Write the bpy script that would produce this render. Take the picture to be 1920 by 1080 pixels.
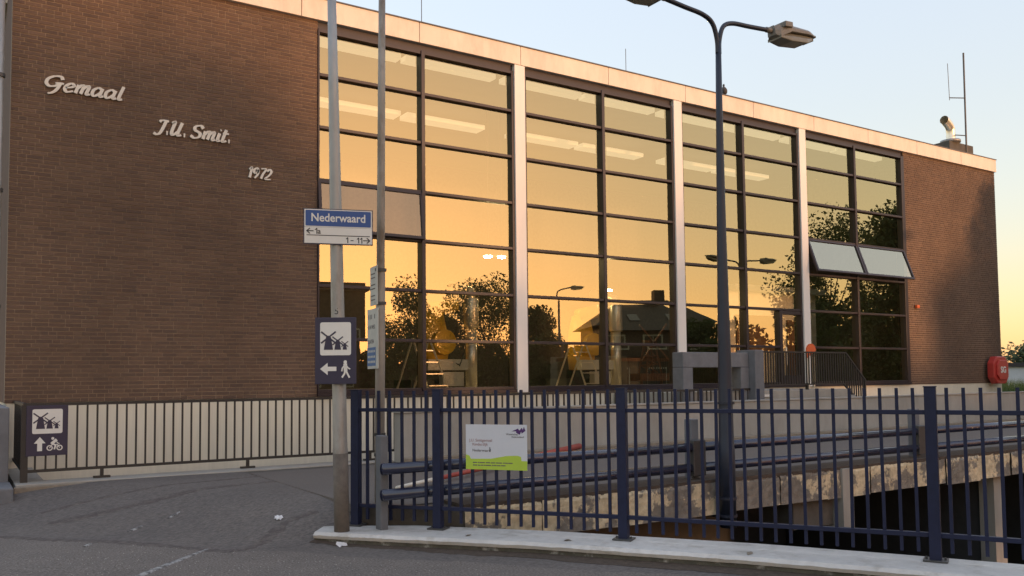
import bpy, math, random
from mathutils import Vector, Matrix
random.seed(7)
R = math.radians
for o in list(bpy.data.objects): bpy.data.objects.remove(o)
scn = bpy.context.scene
COL = scn.collection

# ------------------------------------------------------------------ camera
cd = bpy.data.cameras.new('camera'); cam = bpy.data.objects.new('camera', cd); COL.objects.link(cam)
_y, _p, _r = R(32.7923), R(3.0502), R(-0.5997)
fw = Vector((math.sin(_y)*math.cos(_p), math.cos(_y)*math.cos(_p), math.sin(_p)))
rt = Vector((math.cos(_y), -math.sin(_y), 0)); up = rt.cross(fw)
r2 = rt*math.cos(_r)+up*math.sin(_r); u2 = -rt*math.sin(_r)+up*math.cos(_r)
cam.matrix_world = Matrix(((r2.x, u2.x, -fw.x, 0), (r2.y, u2.y, -fw.y, -14.4947), (r2.z, u2.z, -fw.z, 1.5), (0, 0, 0, 1)))
cd.sensor_width = 36; cd.lens = 1615.97/1920*36; cd.shift_y = 84.47/1920
cd.clip_start = .05; cd.clip_end = 3000
scn.camera = cam
# ------------------------------------------------------------------ sky, sun, exposure
SUN_EL, SUN_AZ = R(2.5), R(160)          # azimuth clockwise from +Y
sdir = Vector((math.sin(SUN_AZ)*math.cos(SUN_EL), math.cos(SUN_AZ)*math.cos(SUN_EL), math.sin(SUN_EL)))
w = bpy.data.worlds.new('World'); scn.world = w; w.use_nodes = True
nt = w.node_tree; sky = nt.nodes.new('ShaderNodeTexSky'); sky.sky_type = 'NISHITA'; sky.sun_disc = False
sky.sun_elevation = SUN_EL; sky.sun_rotation = SUN_AZ
sky.air_density = 1.0; sky.dust_density = 1.3; sky.ozone_density = 1.0
bg = nt.nodes['Background']; bg.inputs['Strength'].default_value = .15
# hazy evening air: the same range compression over the whole dome (the sky model has single scattering only)
_bw = nt.nodes.new('ShaderNodeRGBToBW'); _pw = nt.nodes.new('ShaderNodeMath'); _pw.operation = 'POWER'; _pw.inputs[1].default_value = -.7
_ml = nt.nodes.new('ShaderNodeMath'); _ml.operation = 'MULTIPLY'; _ml.inputs[1].default_value = 1.03
_sc = nt.nodes.new('ShaderNodeVectorMath'); _sc.operation = 'SCALE'
nt.links.new(sky.outputs[0], _bw.inputs[0]); nt.links.new(_bw.outputs[0], _pw.inputs[0]); nt.links.new(_pw.outputs[0], _ml.inputs[0])
nt.links.new(sky.outputs[0], _sc.inputs[0]); nt.links.new(_ml.outputs[0], _sc.inputs['Scale']); 
_tn = nt.nodes.new('ShaderNodeVectorMath'); _tn.operation = 'MULTIPLY'; _tn.inputs[1].default_value = (1.06, .955, 1.0)     # camera white balance
_hs = nt.nodes.new('ShaderNodeHueSaturation'); _hs.inputs['Saturation'].default_value = .80
nt.links.new(_sc.outputs[0], _hs.inputs['Color']); nt.links.new(_hs.outputs[0], _tn.inputs[0]); nt.links.new(_tn.outputs[0], bg.inputs[0])
sd = bpy.data.lights.new('sun', 'SUN'); sd.energy = .5; sd.angle = R(2.5); sd.color = (1, .52, .25)
sun = bpy.data.objects.new('sun', sd); COL.objects.link(sun); sun.location = (10, -20, 20)
sun.rotation_euler = sdir.to_track_quat('Z', 'Y').to_euler()
vs = scn.view_settings; vs.view_transform = 'Standard'; vs.look = 'None'; vs.gamma = 1; vs.use_curve_mapping = False
vs.exposure = 2.5

# ------------------------------------------------------------------ materials
def pm(name, col, rough=.7, var=.2, scale=6., bump=0., bscale=60., col2=None, pscale=1.2, pmix=.5, psharp=.08, metal=0., stretch=(1, 1, 1), spec=.5, attr=False, objrand=0., macro=.07):
    m = bpy.data.materials.new(name); m.use_nodes = True; t = m.node_tree; N = t.nodes; L = t.links
    b = N['Principled BSDF']; b.inputs['Roughness'].default_value = rough; b.inputs['Metallic'].default_value = metal
    b.inputs['Specular IOR Level'].default_value = spec
    g = N.new('ShaderNodeNewGeometry'); mp = N.new('ShaderNodeMapping'); mp.inputs['Scale'].default_value = stretch
    L.new(g.outputs['Position'], mp.inputs['Vector'])
    n = N.new('ShaderNodeTexNoise'); n.inputs['Scale'].default_value = scale; n.inputs['Detail'].default_value = 6; n.inputs['Roughness'].default_value = .65
    L.new(mp.outputs[0], n.inputs['Vector'])
    mr = N.new('ShaderNodeMapRange'); mr.inputs['From Min'].default_value = .25; mr.inputs['From Max'].default_value = .75
    mr.inputs['To Min'].default_value = 1-var; mr.inputs['To Max'].default_value = 1+var
    L.new(n.outputs['Fac'], mr.inputs['Value'])
    src = None
    if attr:
        a = N.new('ShaderNodeAttribute'); a.attribute_name = 'tint'; src = a.outputs['Color']
    elif col2 is not None:
        n2 = N.new('ShaderNodeTexNoise'); n2.inputs['Scale'].default_value = pscale; n2.inputs['Detail'].default_value = 9; n2.inputs['Roughness'].default_value = .68
        L.new(mp.outputs[0], n2.inputs['Vector'])
        r_ = N.new('ShaderNodeMapRange'); r_.inputs['From Min'].default_value = pmix-psharp; r_.inputs['From Max'].default_value = pmix+psharp
        L.new(n2.outputs['Fac'], r_.inputs['Value'])
        mx = N.new('ShaderNodeMix'); mx.data_type = 'RGBA'; mx.inputs[6].default_value = (*col, 1); mx.inputs[7].default_value = (*col2, 1)
        L.new(r_.outputs[0], mx.inputs[0]); src = mx.outputs[2]
    mul = N.new('ShaderNodeVectorMath'); mul.operation = 'SCALE'
    if src is not None: L.new(src, mul.inputs[0])
    else: mul.inputs[0].default_value = col
    L.new(mr.outputs[0], mul.inputs['Scale']); out = mul.outputs[0]
    if macro:
        n3 = N.new('ShaderNodeTexNoise'); n3.inputs['Scale'].default_value = .7; n3.inputs['Detail'].default_value = 5; mp3 = N.new('ShaderNodeMapping'); mp3.inputs['Scale'].default_value = (1, 1, .55)
        L.new(g.outputs['Position'], mp3.inputs['Vector']); L.new(mp3.outputs[0], n3.inputs['Vector'])
        m3 = N.new('ShaderNodeMapRange'); m3.inputs['From Min'].default_value = .3; m3.inputs['From Max'].default_value = .7; m3.inputs['To Min'].default_value = 1-macro; m3.inputs['To Max'].default_value = 1+macro
        L.new(n3.outputs['Fac'], m3.inputs['Value']); s3 = N.new('ShaderNodeVectorMath'); s3.operation = 'SCALE'; L.new(out, s3.inputs[0]); L.new(m3.outputs[0], s3.inputs['Scale']); out = s3.outputs[0]
    if objrand:
        oi = N.new('ShaderNodeObjectInfo'); m2 = N.new('ShaderNodeMapRange'); m2.inputs['To Min'].default_value = 1-objrand; m2.inputs['To Max'].default_value = 1+objrand
        L.new(oi.outputs['Random'], m2.inputs['Value']); s2 = N.new('ShaderNodeVectorMath'); s2.operation = 'SCALE'
        L.new(out, s2.inputs[0]); L.new(m2.outputs[0], s2.inputs['Scale']); out = s2.outputs[0]
    L.new(out, b.inputs['Base Color'])
    if bump:
        nb = N.new('ShaderNodeTexNoise'); nb.inputs['Scale'].default_value = bscale; nb.inputs['Detail'].default_value = 4
        L.new(mp.outputs[0], nb.inputs['Vector'])
        bp = N.new('ShaderNodeBump'); bp.inputs['Strength'].default_value = bump; bp.inputs['Distance'].default_value = .01
        L.new(nb.outputs['Fac'], bp.inputs['Height']); L.new(bp.outputs[0], b.inputs['Normal'])
    return m
def emit(name, col, s):
    m = bpy.data.materials.new(name); m.use_nodes = True; b = m.node_tree.nodes['Principled BSDF']
    b.inputs['Base Color'].default_value = (.8, .8, .75, 1); b.inputs['Emission Color'].default_value = (*col, 1); b.inputs['Emission Strength'].default_value = s
    return m
def glassmat(name, tint, refl, r0, r1):
    m = bpy.data.materials.new(name); m.use_nodes = True; t = m.node_tree; N = t.nodes; L = t.links
    N.remove(N['Principled BSDF']); out = N['Material Output']
    tr = N.new('ShaderNodeBsdfTransparent'); tr.inputs[0].default_value = (*tint, 1)
    gl = N.new('ShaderNodeBsdfGlossy'); gl.inputs[0].default_value = (*refl, 1); gl.inputs['Roughness'].default_value = 0.0
    lw = N.new('ShaderNodeFresnel'); lw.inputs[0].default_value = 1.5
    mr = N.new('ShaderNodeMapRange'); mr.inputs['From Min'].default_value = .04; mr.inputs['From Max'].default_value = .5
    mr.inputs['To Min'].default_value = r0; mr.inputs['To Max'].default_value = r1
    L.new(lw.outputs[0], mr.inputs['Value'])
    # very slight roller-wave waviness of the panes
    g = N.new('ShaderNodeNewGeometry'); n = N.new('ShaderNodeTexNoise'); n.inputs['Scale'].default_value = .9; n.inputs['Detail'].default_value = 1
    L.new(g.outputs['Position'], n.inputs['Vector'])
    bp = N.new('ShaderNodeBump'); bp.inputs['Strength'].default_value = .035; bp.inputs['Distance'].default_value = .012
    L.new(n.outputs['Fac'], bp.inputs['Height']); L.new(bp.outputs[0], gl.inputs['Normal'])
    mx = N.new('ShaderNodeMixShader'); L.new(mr.outputs[0], mx.inputs[0]); L.new(tr.outputs[0], mx.inputs[1]); L.new(gl.outputs[0], mx.inputs[2])
    L.new(mx.outputs[0], out.inputs[0])
    return m
def leafmat(name, c1, c2, trans=.3):
    m = bpy.data.materials.new(name); m.use_nodes = True; t = m.node_tree; N = t.nodes; L = t.links
    b = N['Principled BSDF']; b.inputs['Roughness'].default_value = .6
    g = N.new('ShaderNodeNewGeometry'); rp = N.new('ShaderNodeMix'); rp.data_type = 'RGBA'
    rp.inputs[6].default_value = (*c1, 1); rp.inputs[7].default_value = (*c2, 1)
    L.new(g.outputs['Random Per Island'], rp.inputs[0]); L.new(rp.outputs[2], b.inputs['Base Color'])
    tl = N.new('ShaderNodeBsdfTranslucent'); L.new(rp.outputs[2], tl.inputs[0])
    mx = N.new('ShaderNodeMixShader'); mx.inputs[0].default_value = trans
    L.new(b.outputs[0], mx.inputs[1]); L.new(tl.outputs[0], mx.inputs[2]); L.new(mx.outputs[0], N['Material Output'].inputs[0])
    return m
M = dict(
 brick=pm('brick', (.15, .08, .05), .85, .22, 30, .25, 150, attr=True, macro=.16),
 mortar=pm('mortar', (.33, .25, .175), .95, .25, 14, .2, 120, macro=.25),
 bricksheet=pm('brick_sheet', (.13, .075, .05), .9, .25, 8, .2, 80),
 fascia=pm('parapet_concrete', (.82, .72, .60), .75, .04, 1.5, .05, 60, col2=(.68, .58, .47), pscale=1.8, pmix=.57, psharp=.12, stretch=(1, 1, .35)),
 white=pm('white_column', (.80, .77, .72), .6, .05, 3, .03, 50, stretch=(1, 1, .2)),
 frame=pm('window_frame_paint', (.019, .013, .02), .38, .25, 5),
 plinth=pm('plinth_paint', (.74, .68, .54), .8, .07, 9, .1, 40, stretch=(2, 2, .15), col2=(.66, .61, .49), pscale=.8, pmix=.5, psharp=.2),
 asphalt=pm('asphalt', (.180, .152, .128), .9, .85, 55, .6, 90, col2=(.128, .11, .095), pscale=3.2, pmix=.5, psharp=.25),
 road=pm('road_asphalt', (.150, .128, .110), .88, .6, 48, .5, 90, col2=(.105, .092, .084), pscale=1.1, pmix=.5, psharp=.25, stretch=(.45, 1, 1)),
 tar=pm('tar', (.092, .074, .066), .9, .4, 25, .5, 60, col2=(.135, .114, .098), pscale=9, pmix=.54, psharp=.08),
 deckroad=pm('bridge_asphalt', (.132, .113, .098), .85, .25, 60, .4, 140),
 concrete=pm('concrete', (.36, .34, .30), .85, .12, 4, .25, 60, col2=(.30, .28, .24), pscale=1.3, pmix=.55, psharp=.15, stretch=(1, 1, .4)),
 greyconc=pm('grey_concrete', (.15, .155, .165), .85, .2, 5, .25, 70, macro=.2),
 oldconc=pm('weathered_edge', (.20, .178, .145), .9, .4, 9, .8, 35, col2=(.58, .48, .31), pscale=1.7, pmix=.52, psharp=.015),
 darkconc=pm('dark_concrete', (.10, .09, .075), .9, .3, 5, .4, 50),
 kerbwhite=pm('kerb_paint', (.56, .54, .50), .8, .12, 10, .3, 70, col2=(.36, .33, .28), pscale=4.0, pmix=.62, psharp=.10, macro=.15),
 moss=pm('mossy_concrete', (.09, .085, .065), .95, .35, 9, .7, 60, col2=(.34, .33, .30), pscale=5, pmix=.6, psharp=.06),
 dirt=pm('dirt', (.075, .055, .04), 1, .4, 20, .8, 60),
 kerbstone=pm('kerb_stone', (.24, .20, .15), .9, .2, 12, .4, 60),
 blue=pm('blue_paint', (.011, .016, .046), .5, .2, 14, .06, 80, spec=.3, col2=(.05, .035, .03), pscale=7, pmix=.74, psharp=.03),
 bluetube=pm('blue_tube_paint', (.024, .028, .058), .2, .2, 5, spec=.9),
 black=pm('black_railing', (.028, .024, .02), .55, .2, 10),
 galv=pm('galvanised', (.36, .36, .35), .5, .15, 8, .05, 60, metal=.55, col2=(.22, .19, .15), pscale=2.5, pmix=.62, psharp=.1, stretch=(1, 1, .35)),
 pole2=pm('weathered_pole', (.34, .31, .27), .6, .2, 9, .05, 60, metal=.35, col2=(.17, .13, .09), pscale=2.5, pmix=.6, psharp=.08, stretch=(1, 1, .4)),
 lampblue=pm('lamp_paint', (.017, .023, .040), .45, .15, 6),
 lampgrey=pm('lamp_head_grey', (.20, .19, .17), .55, .25, 14),
 lampbowl=pm('lamp_bowl', (.22, .20, .15), .3, .15, 10),
 signblue=pm('sign_blue', (.012, .07, .26), .4, .04, 5),
 signwhite=pm('sign_white', (.72, .71, .66), .45, .05, 6),
 signgrey=pm('faded_sign', (.55, .54, .48), .6, .12, 12, col2=(.36, .31, .24), pscale=7, pmix=.64, psharp=.05),
 navy=pm('sign_navy', (.028, .024, .055), .45, .08, 6),
 ink=pm('ink', (.02, .02, .022), .6, .02), fadeink=pm('faded_ink', (.12, .11, .11), .6, .05), redink=pm('pale_red_ink', (.36, .22, .22), .6, .05),
 paleblue=pm('faded_blue', (.09, .17, .33), .6, .12, 20), lime=pm('lime_print', (.42, .58, .06), .45, .04), purple=pm('purple_ink', (.07, .02, .13), .5, .04),
 infowhite=pm('info_white', (.58, .61, .66), .45, .03, 5),
 letter=pm('letter_white', (.72, .68, .60), .5, .06, 8),
 red=pm('red_plastic', (.48, .045, .035), .45, .12, 8), boomred=pm('boom_red', (.34, .055, .035), .6, .15, 8), boomwhite=pm('boom_white', (.72, .66, .54), .6, .08, 8),
 orange=pm('orange_plastic', (.65, .12, .03), .5, .05), paint=pm('road_paint', (.34, .33, .31), .8, .35, 25, col2=(.09, .085, .08), pscale=14, pmix=.52, psharp=.06),
 steel=pm('bright_steel', (.92, .86, .72), .3, .06, 4, metal=.65), darksteel=pm('dark_steel', (.09, .09, .09), .5, .2, 6, metal=.6),
 yellow=pm('machine_yellow', (.80, .45, .03), .45, .1, 5), machgrey=pm('machine_grey', (.68, .65, .56), .6, .1, 5), machdark_shade=pm('machine_dark_and_shade', (.05, .05, .05), .6, .2, 5),  # the dark machine colour also serves as painted shade under the bridge
 wood=pm('brown_wood', (.13, .055, .03), .6, .2, 10), floor=pm('hall_floor', (.06, .05, .045), .5, .15, 3), roomwall=pm('hall_wall', (.10, .085, .07), .85, .1, 2, col2=(.07, .06, .05), pscale=9, pmix=.5, psharp=.1),
 ceil=pm('hall_ceiling', (.2, .18, .15), .9, .05, 2), tube=emit('tube_light', (1, .88, .6), .065),
 glass=glassmat('coated_glass', (.97, .95, .88), (1., .89, .52), .37, .8),
 clear=glassmat('plain_glass', (.92, .9, .82), (1., .93, .70), .44, .8),
 thin=glassmat('thin_glass', (.95, .92, .86), (1., .86, .62), .24, .8),
 bark=pm('bark', (.06, .045, .035), .95, .3, 12, .5, 40), leaf=leafmat('leaf', (.025, .045, .012), (.06, .09, .025)), leaf2=leafmat('leaf_light', (.05, .09, .02), (.10, .15, .04)),
 grass=pm('meadow', (.05, .075, .02), .95, .4, 3, .5, 20), roof=pm('dark_roof', (.035, .03, .03), .8, .2, 8), bitumen=pm('bitumen', (.05, .05, .05), .9, .2, 8),
 housewall=pm('house_wall', (.05, .038, .032), .9, .15, 6), houseglass=pm('house_window', (.03, .035, .04), .15, .05), housewhite=pm('house_trim', (.36, .36, .34), .6, .04),
 shed=pm('pale_shed', (.5, .52, .55), .7, .06), feather=pm('feathers', (.06, .058, .06), .8, .3, 40), litter=pm('litter', (.7, .7, .7), .7, .1),
)
wm = bpy.data.materials.new('canal_water'); wm.use_nodes = True; _b = wm.node_tree.nodes['Principled BSDF']
_b.inputs['Base Color'].default_value = (.012, .012, .008, 1); _b.inputs['Roughness'].default_value = .12; _b.inputs['Specular IOR Level'].default_value = .2
_n = wm.node_tree.nodes.new('ShaderNodeTexNoise'); _n.inputs['Scale'].default_value = 3; _bp = wm.node_tree.nodes.new('ShaderNodeBump'); _bp.inputs['Strength'].default_value = .15; _bp.inputs['Distance'].default_value = .05
wm.node_tree.links.new(_n.outputs['Fac'], _bp.inputs['Height']); wm.node_tree.links.new(_bp.outputs[0], _b.inputs['Normal']); M['water'] = wm

# ------------------------------------------------------------------ mesh helpers
class MB:
    def __init__(s): s.v = []; s.f = []; s.c = []
    def add(s, vs, fs):
        o = len(s.v); s.v += [tuple(v) for v in vs]; s.f += [tuple(i+o for i in f) for f in fs]; return s
    def box(s, x0, x1, y0, y1, z0, z1):
        return s.add([(x0, y0, z0), (x1, y0, z0), (x1, y1, z0), (x0, y1, z0), (x0, y0, z1), (x1, y0, z1), (x1, y1, z1), (x0, y1, z1)],
                     [(0, 3, 2, 1), (4, 5, 6, 7), (0, 1, 5, 4), (1, 2, 6, 5), (2, 3, 7, 6), (3, 0, 4, 7)])
    def obox(s, c, a, b, n):      # centre and three half-axis vectors
        c, a, b, n = map(Vector, (c, a, b, n)); P = [c+a*i+b*j+n*k for k in (-1, 1) for i, j in ((-1, -1), (1, -1), (1, 1), (-1, 1))]
        return s.add(P, [(0, 3, 2, 1), (4, 5, 6, 7), (0, 1, 5, 4), (1, 2, 6, 5), (2, 3, 7, 6), (3, 0, 4, 7)])
    def bar(s, p, q, w, h, upv=(0, 0, 1)):
        p, q = Vector(p), Vector(q); d = (q-p); n = d.normalized(); sd_ = n.cross(Vector(upv)).normalized(); u_ = sd_.cross(n)
        return s.obox((p+q)/2, d/2, sd_*w/2, u_*h/2)
    def tube(s, path, rad, n=12, caps=True):
        path = [Vector(p) for p in path]; rad = rad if isinstance(rad, (list, tuple)) else [rad]*len(path)
        o = len(s.v); prev = None
        for i, p in enumerate(path):
            d = (path[min(i+1, len(path)-1)]-path[max(i-1, 0)]).normalized()
            a = prev - d*prev.dot(d) if prev is not None else d.orthogonal()
            a.normalize(); prev = a; b = d.cross(a)
            for k in range(n):
                t = 2*math.pi*k/n; s.v.append(tuple(p+(a*math.cos(t)+b*math.sin(t))*rad[i]))
        for i in range(len(path)-1):
            for k in range(n):
                k2 = (k+1) % n; s.f.append((o+i*n+k, o+i*n+k2, o+(i+1)*n+k2, o+(i+1)*n+k))
        if caps:
            s.f.append(tuple(o+k for k in reversed(range(n)))); e = o+(len(path)-1)*n; s.f.append(tuple(e+k for k in range(n)))
        return s
    def prism(s, poly, O, u, v, n, d0, d1):   # 2-D polygon extruded along n from d0 to d1 (front)
        O, u, v, n = map(Vector, (O, u, v, n)); k = len(poly)
        P = [O+u*x+v*y+n*d0 for x, y in poly]+[O+u*x+v*y+n*d1 for x, y in poly]
        return s.add(P, [tuple(reversed(range(k))), tuple(range(k, 2*k))]+[(i, (i+1) % k, k+(i+1) % k, k+i) for i in range(k)])
    def ball(s, c, rx, ry, rz, nu=12, nv=8):
        c = Vector(c); o = len(s.v)
        for j in range(nv+1):
            ph = math.pi*j/nv
            for i in range(nu):
                t = 2*math.pi*i/nu; s.v.append((c.x+rx*math.sin(ph)*math.cos(t), c.y+ry*math.sin(ph)*math.sin(t), c.z+rz*math.cos(ph)))
        for j in range(nv):
            for i in range(nu):
                i2 = (i+1) % nu; s.f.append((o+j*nu+i, o+(j+1)*nu+i, o+(j+1)*nu+i2, o+j*nu+i2))
        return s
    def build(s, name, mat, parent=None, smooth=False, bevel=0., kind=None):
        off = Vector(parent.get('_o', (0, 0, 0))) if parent else Vector((0, 0, 0))
        me = bpy.data.meshes.new(name); me.from_pydata([(a-off.x, b-off.y, c-off.z) for a, b, c in s.v], [], s.f); me.update()
        return link(name, me, mat, parent, (0, 0, 0), smooth, bevel, kind)
def link(name, me, mat, parent=None, loc=(0, 0, 0), smooth=False, bevel=0., kind=None):
    if mat is not None and not me.materials: me.materials.append(M[mat] if isinstance(mat, str) else mat)
    o = bpy.data.objects.new(name, me); COL.objects.link(o); o.location = loc
    if parent: o.parent = parent; o['_o'] = tuple(parent.get('_o', (0, 0, 0)))
    if smooth: me.polygons.foreach_set('use_smooth', [True]*len(me.polygons))
    if bevel:
        b = o.modifiers.new('bevel', 'BEVEL'); b.width = bevel; b.segments = 2; b.limit_method = 'ANGLE'
    if kind: o['kind'] = kind
    return o
def thing(name, label, cat, loc, group=None):
    o = bpy.data.objects.new(name, None); COL.objects.link(o); o.location = loc; o.empty_display_size = .2
    o['_o'] = tuple(loc); o['label'] = label; o['category'] = cat
    if group: o['group'] = group
    return o
def tag(o, label, cat, group=None):
    o['label'] = label; o['category'] = cat
    if group: o['group'] = group
    return o
def structure(mb, name, mat, smooth=False):
    o = mb.build(name, mat, smooth=smooth); o['kind'] = 'structure'; return o
def text(body, size, O, u, v, mat, parent, depth=.002, name='lettering', align='LEFT', bold=0., shear=0., sx=1.):
    c = bpy.data.curves.new('t', 'FONT'); c.body = body; c.size = size; c.align_x = align; c.offset = bold; c.shear = shear; c.extrude = depth/2; c.resolution_u = 4
    t = bpy.data.objects.new('t', c); me = bpy.data.meshes.new_from_object(t); bpy.data.objects.remove(t)
    O, u, v = Vector(O), Vector(u).normalized(), Vector(v).normalized(); n = u.cross(v); off = Vector(parent.get('_o', (0, 0, 0)))
    for q in me.vertices: q.co = O+u*q.co.x*sx+v*q.co.y+n*(q.co.z+depth/2)-off
    me.materials.clear(); return link(name, me, mat, parent)
def smoothpath(pts, k=6):
    P = [Vector(p) for p in pts]; out = []
    for i in range(len(P)-1):
        p0, p1, p2, p3 = P[max(i-1, 0)], P[i], P[i+1], P[min(i+2, len(P)-1)]
        for j in range(k):
            t = j/k; out.append(.5*((2*p1)+(p2-p0)*t+(2*p0-5*p1+4*p2-p3)*t*t+(3*p1-p0-3*p2+p3)*t**3))
    return out+[P[-1]]
def sstep(t): t = max(0, min(1, t)); return t*t*(3-2*t)

# ------------------------------------------------------------------ ground, road, canal
def gs(x, y): return (x-2.05)*.77+(y+6.5)*.636
def gz(x, y): return .270*sstep((gs(x, y)+.35*max(0, x-2))/2.2)*sstep((y+7.05)/.9)
FENCE = [(3.284, -6.576), (3.832, -7.235), (4.887, -8.665), (6.218, -10.695)]
FENCE.append((FENCE[-1][0]+.46*2.4, FENCE[-1][1]-.888*2.4))
KF = [(2.80, -6.70), (3.265, -7.263), (4.17, -8.325), (5.179, -9.782), (5.748, -10.758), (7.15, -13.4), (40., -75.)]     # front edge of the coping
def kx(y):
    for (x0, y0), (x1, y1) in zip(KF, KF[1:]):
        if y1 <= y <= y0: return x0+(x1-x0)*(y-y0)/(y1-y0)
    return 3.3
g = MB(); ys = [-2.35-.1*i for i in range(125)]; NX = 130
for y in ys:
    xr = 3.32 if y > -6.7 else kx(y)+.06
    for i in range(NX):
        x = -6+(xr+6)*(i/(NX-1))**.8; e = .0*sstep((gs(x, y)+.06*math.sin(3*x)*math.cos(2.3*y))/.05)
        g.v.append((x, y, gz(x, y)+e-.002+.004*math.sin(x*2.1+y*1.3)))
for j in range(len(ys)-1):
    for i in range(NX-1): g.f.append((j*NX+i, (j+1)*NX+i, (j+1)*NX+i+1, j*NX+i+1))
rd = structure(g, 'road', 'asphalt', True); rd.data.materials.append(M['road'])
for p_ in rd.data.polygons: p_.material_index = 1 if gs(p_.center.x, p_.center.y)+.06*math.sin(3*p_.center.x)*math.cos(2.3*p_.center.y) > 0 or p_.center.x > 2.75 and p_.center.y > -6.4 else 0
g = MB(); g.add([(-900, -900, -.12), (6.8, -14.6, -.12), (6.2, -12, -.12), (-5, -2.4, -.12), (-5, 900, -.12), (-900, 900, -.12)], [(0, 1, 2, 3, 4, 5)])
g.add([(7.2, -14.4, -.12), (-900, -900, -.12), (300, -900, -.12), (40, -75, -.12)], [(1, 2, 3, 0)])
g.add([(24, -2.4, -.1), (24, -7.3, -.1), (62, -75, -.1), (330, -900, -.1), (900, -900, -.1), (900, 900, -.1), (28.2, 900, -.1), (28.2, -2.4, -.1)], [(0, 1, 2, 3, 4, 5, 6, 7)])
g.add([(-5, 11, -.12), (28.2, 11, -.12), (28.2, 900, -.12), (-5, 900, -.12)], [(0, 1, 2, 3)])
structure(g, 'ground', 'grass')
g = MB(); g.add([(2.9, -2.3, -1.9), (2.9, -7, -1.9), (7, -14, -1.9), (41, -76, -1.9), (64, -76, -1.9), (25, -2.3, -1.9)], [(0, 1, 2, 3, 4, 5)]); structure(g, 'water', 'water')
# worn white line and smears on the foreground asphalt
def strip(pts, wd, name, mat, dz=.006):
    mb = MB(); P = [Vector((*p, 0)) for p in pts]
    for i, p in enumerate(P):
        d = (P[min(i+1, len(P)-1)]-P[max(i-1, 0)]).normalized(); s_ = Vector((-d.y, d.x, 0))*wd[i]/2 if isinstance(wd, list) else Vector((-d.y, d.x, 0))*wd/2
        for q, z_ in ((p+s_*1.25, -.008), (p+s_*.8, dz), (p-s_*.8, dz), (p-s_*1.25, -.008)): mb.v.append((q.x, q.y, gz(q.x, q.y)-.002+z_+.004*math.sin(q.x*2.1+q.y*1.3)))
    for i in range(len(P)-1):
        for q in range(3): mb.f.append((4*i+q, 4*i+q+1, 4*i+q+5, 4*i+q+4))
    return structure(mb, name, mat, True)
def seam(pts, w0, w1, name, mat, dz):
    P = smoothpath([(x+random.gauss(0, .02), y+random.gauss(0, .02), 0) for x, y in pts], 14); strip([(p.x, p.y) for p in P], [random.uniform(w0, w1) for p in P], name, mat, dz)
seam([(-.6, -3.6), (.39, -4.547), (.814, -5.033), (1.221, -5.498), (1.602, -6.001), (2.015, -6.60), (2.299, -6.60), (2.616, -6.241), (2.808, -6.059), (3.1, -6.05)], .07, .19, 'asphalt_seam', 'tar', .003)
seam([(.784, -3.68), (1.7, -3.53), (2.663, -3.378), (3.3, -3.2)], .06, .13, 'asphalt_seam', 'tar', .003)
seam([(.856, -4.2), (1.943, -4.12), (2.8, -3.98), (3.3, -3.88)], .12, .24, 'asphalt_seam', 'tar', .003)
for p_, q_ in (((1.02, -5.62), (1.10, -5.50)), ((1.46, -5.16), (1.62, -5.02)), ((1.88, -4.94), (2.02, -4.80))): strip([p_, ((p_[0]+q_[0])/2, (p_[1]+q_[1])/2), q_], [.02, .05, .015], 'road_marking', 'paint', .008)
strip([(1.05, -7.4), (1.3, -7.1), (1.6, -6.78), (1.93, -6.42)], [.07, .07, .06, .03], 'road_marking', 'paint', .005)
# ------------------------------------------------------------------ the pumping station
B = thing('pumping_station', 'brick pumping station hall with tall golden windows, white parapet and raised lettering', 'building', (14, 4, 0))
XL, XR, ZB, ZP0, ZP1 = .588, 27.68, 1.224, 7.905, 8.29
XA, XW = 5.285, 22.78
TINTS = [(.120, .074, .050), (.126, .078, .052), (.113, .070, .048), (.134, .083, .055), (.117, .074, .051), (.104, .065, .046), (.141, .088, .058), (.122, .073, .048)]
def brickmesh(lst, name):      # lst of (x0,x1,z0,z1,tint,proud)
    vs, fs, cs = [], [], []
    for x0, x1, z0, z1, t, pr in lst:
        o = len(vs); vs += [(x0, -pr, z0), (x1, -pr, z0), (x1, -pr, z1), (x0, -pr, z1), (x0, .012, z0), (x1, .012, z0), (x1, .012, z1), (x0, .012, z1)]
        fs += [(o, o+1, o+2, o+3), (o+3, o+2, o+6, o+7), (o, o+4, o+5, o+1), (o, o+3, o+7, o+4), (o+1, o+5, o+6, o+2)]; cs += [t]*5
    me = bpy.data.meshes.new(name); me.from_pydata(vs, [], fs); me.update()
    a = me.attributes.new('tint', 'FLOAT_COLOR', 'FACE'); a.data.foreach_set('color', [q for t in cs for q in (*t, 1.)])
    return me
def lay(x0, x1):
    out = []; z = ZB+.004; row = 0
    while z+.0505 < ZP0:
        x = x0; first = True
        while x < x1-.02:
            l = .1 if (random.random() < .22 or (first and row % 2)) else .21
            if first and row % 3 == 2: l = .155
            first = False
            e = min(x+l, x1)
            if x1-e < .05: e = x1
            t = random.choice(TINTS); k = random.uniform(.92, 1.08)
            out.append((x, e, z, z+.0505, tuple(q*k for q in t), random.uniform(.002, .005))); x = e+.011
        z += .0625; row += 1
    return out
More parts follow.
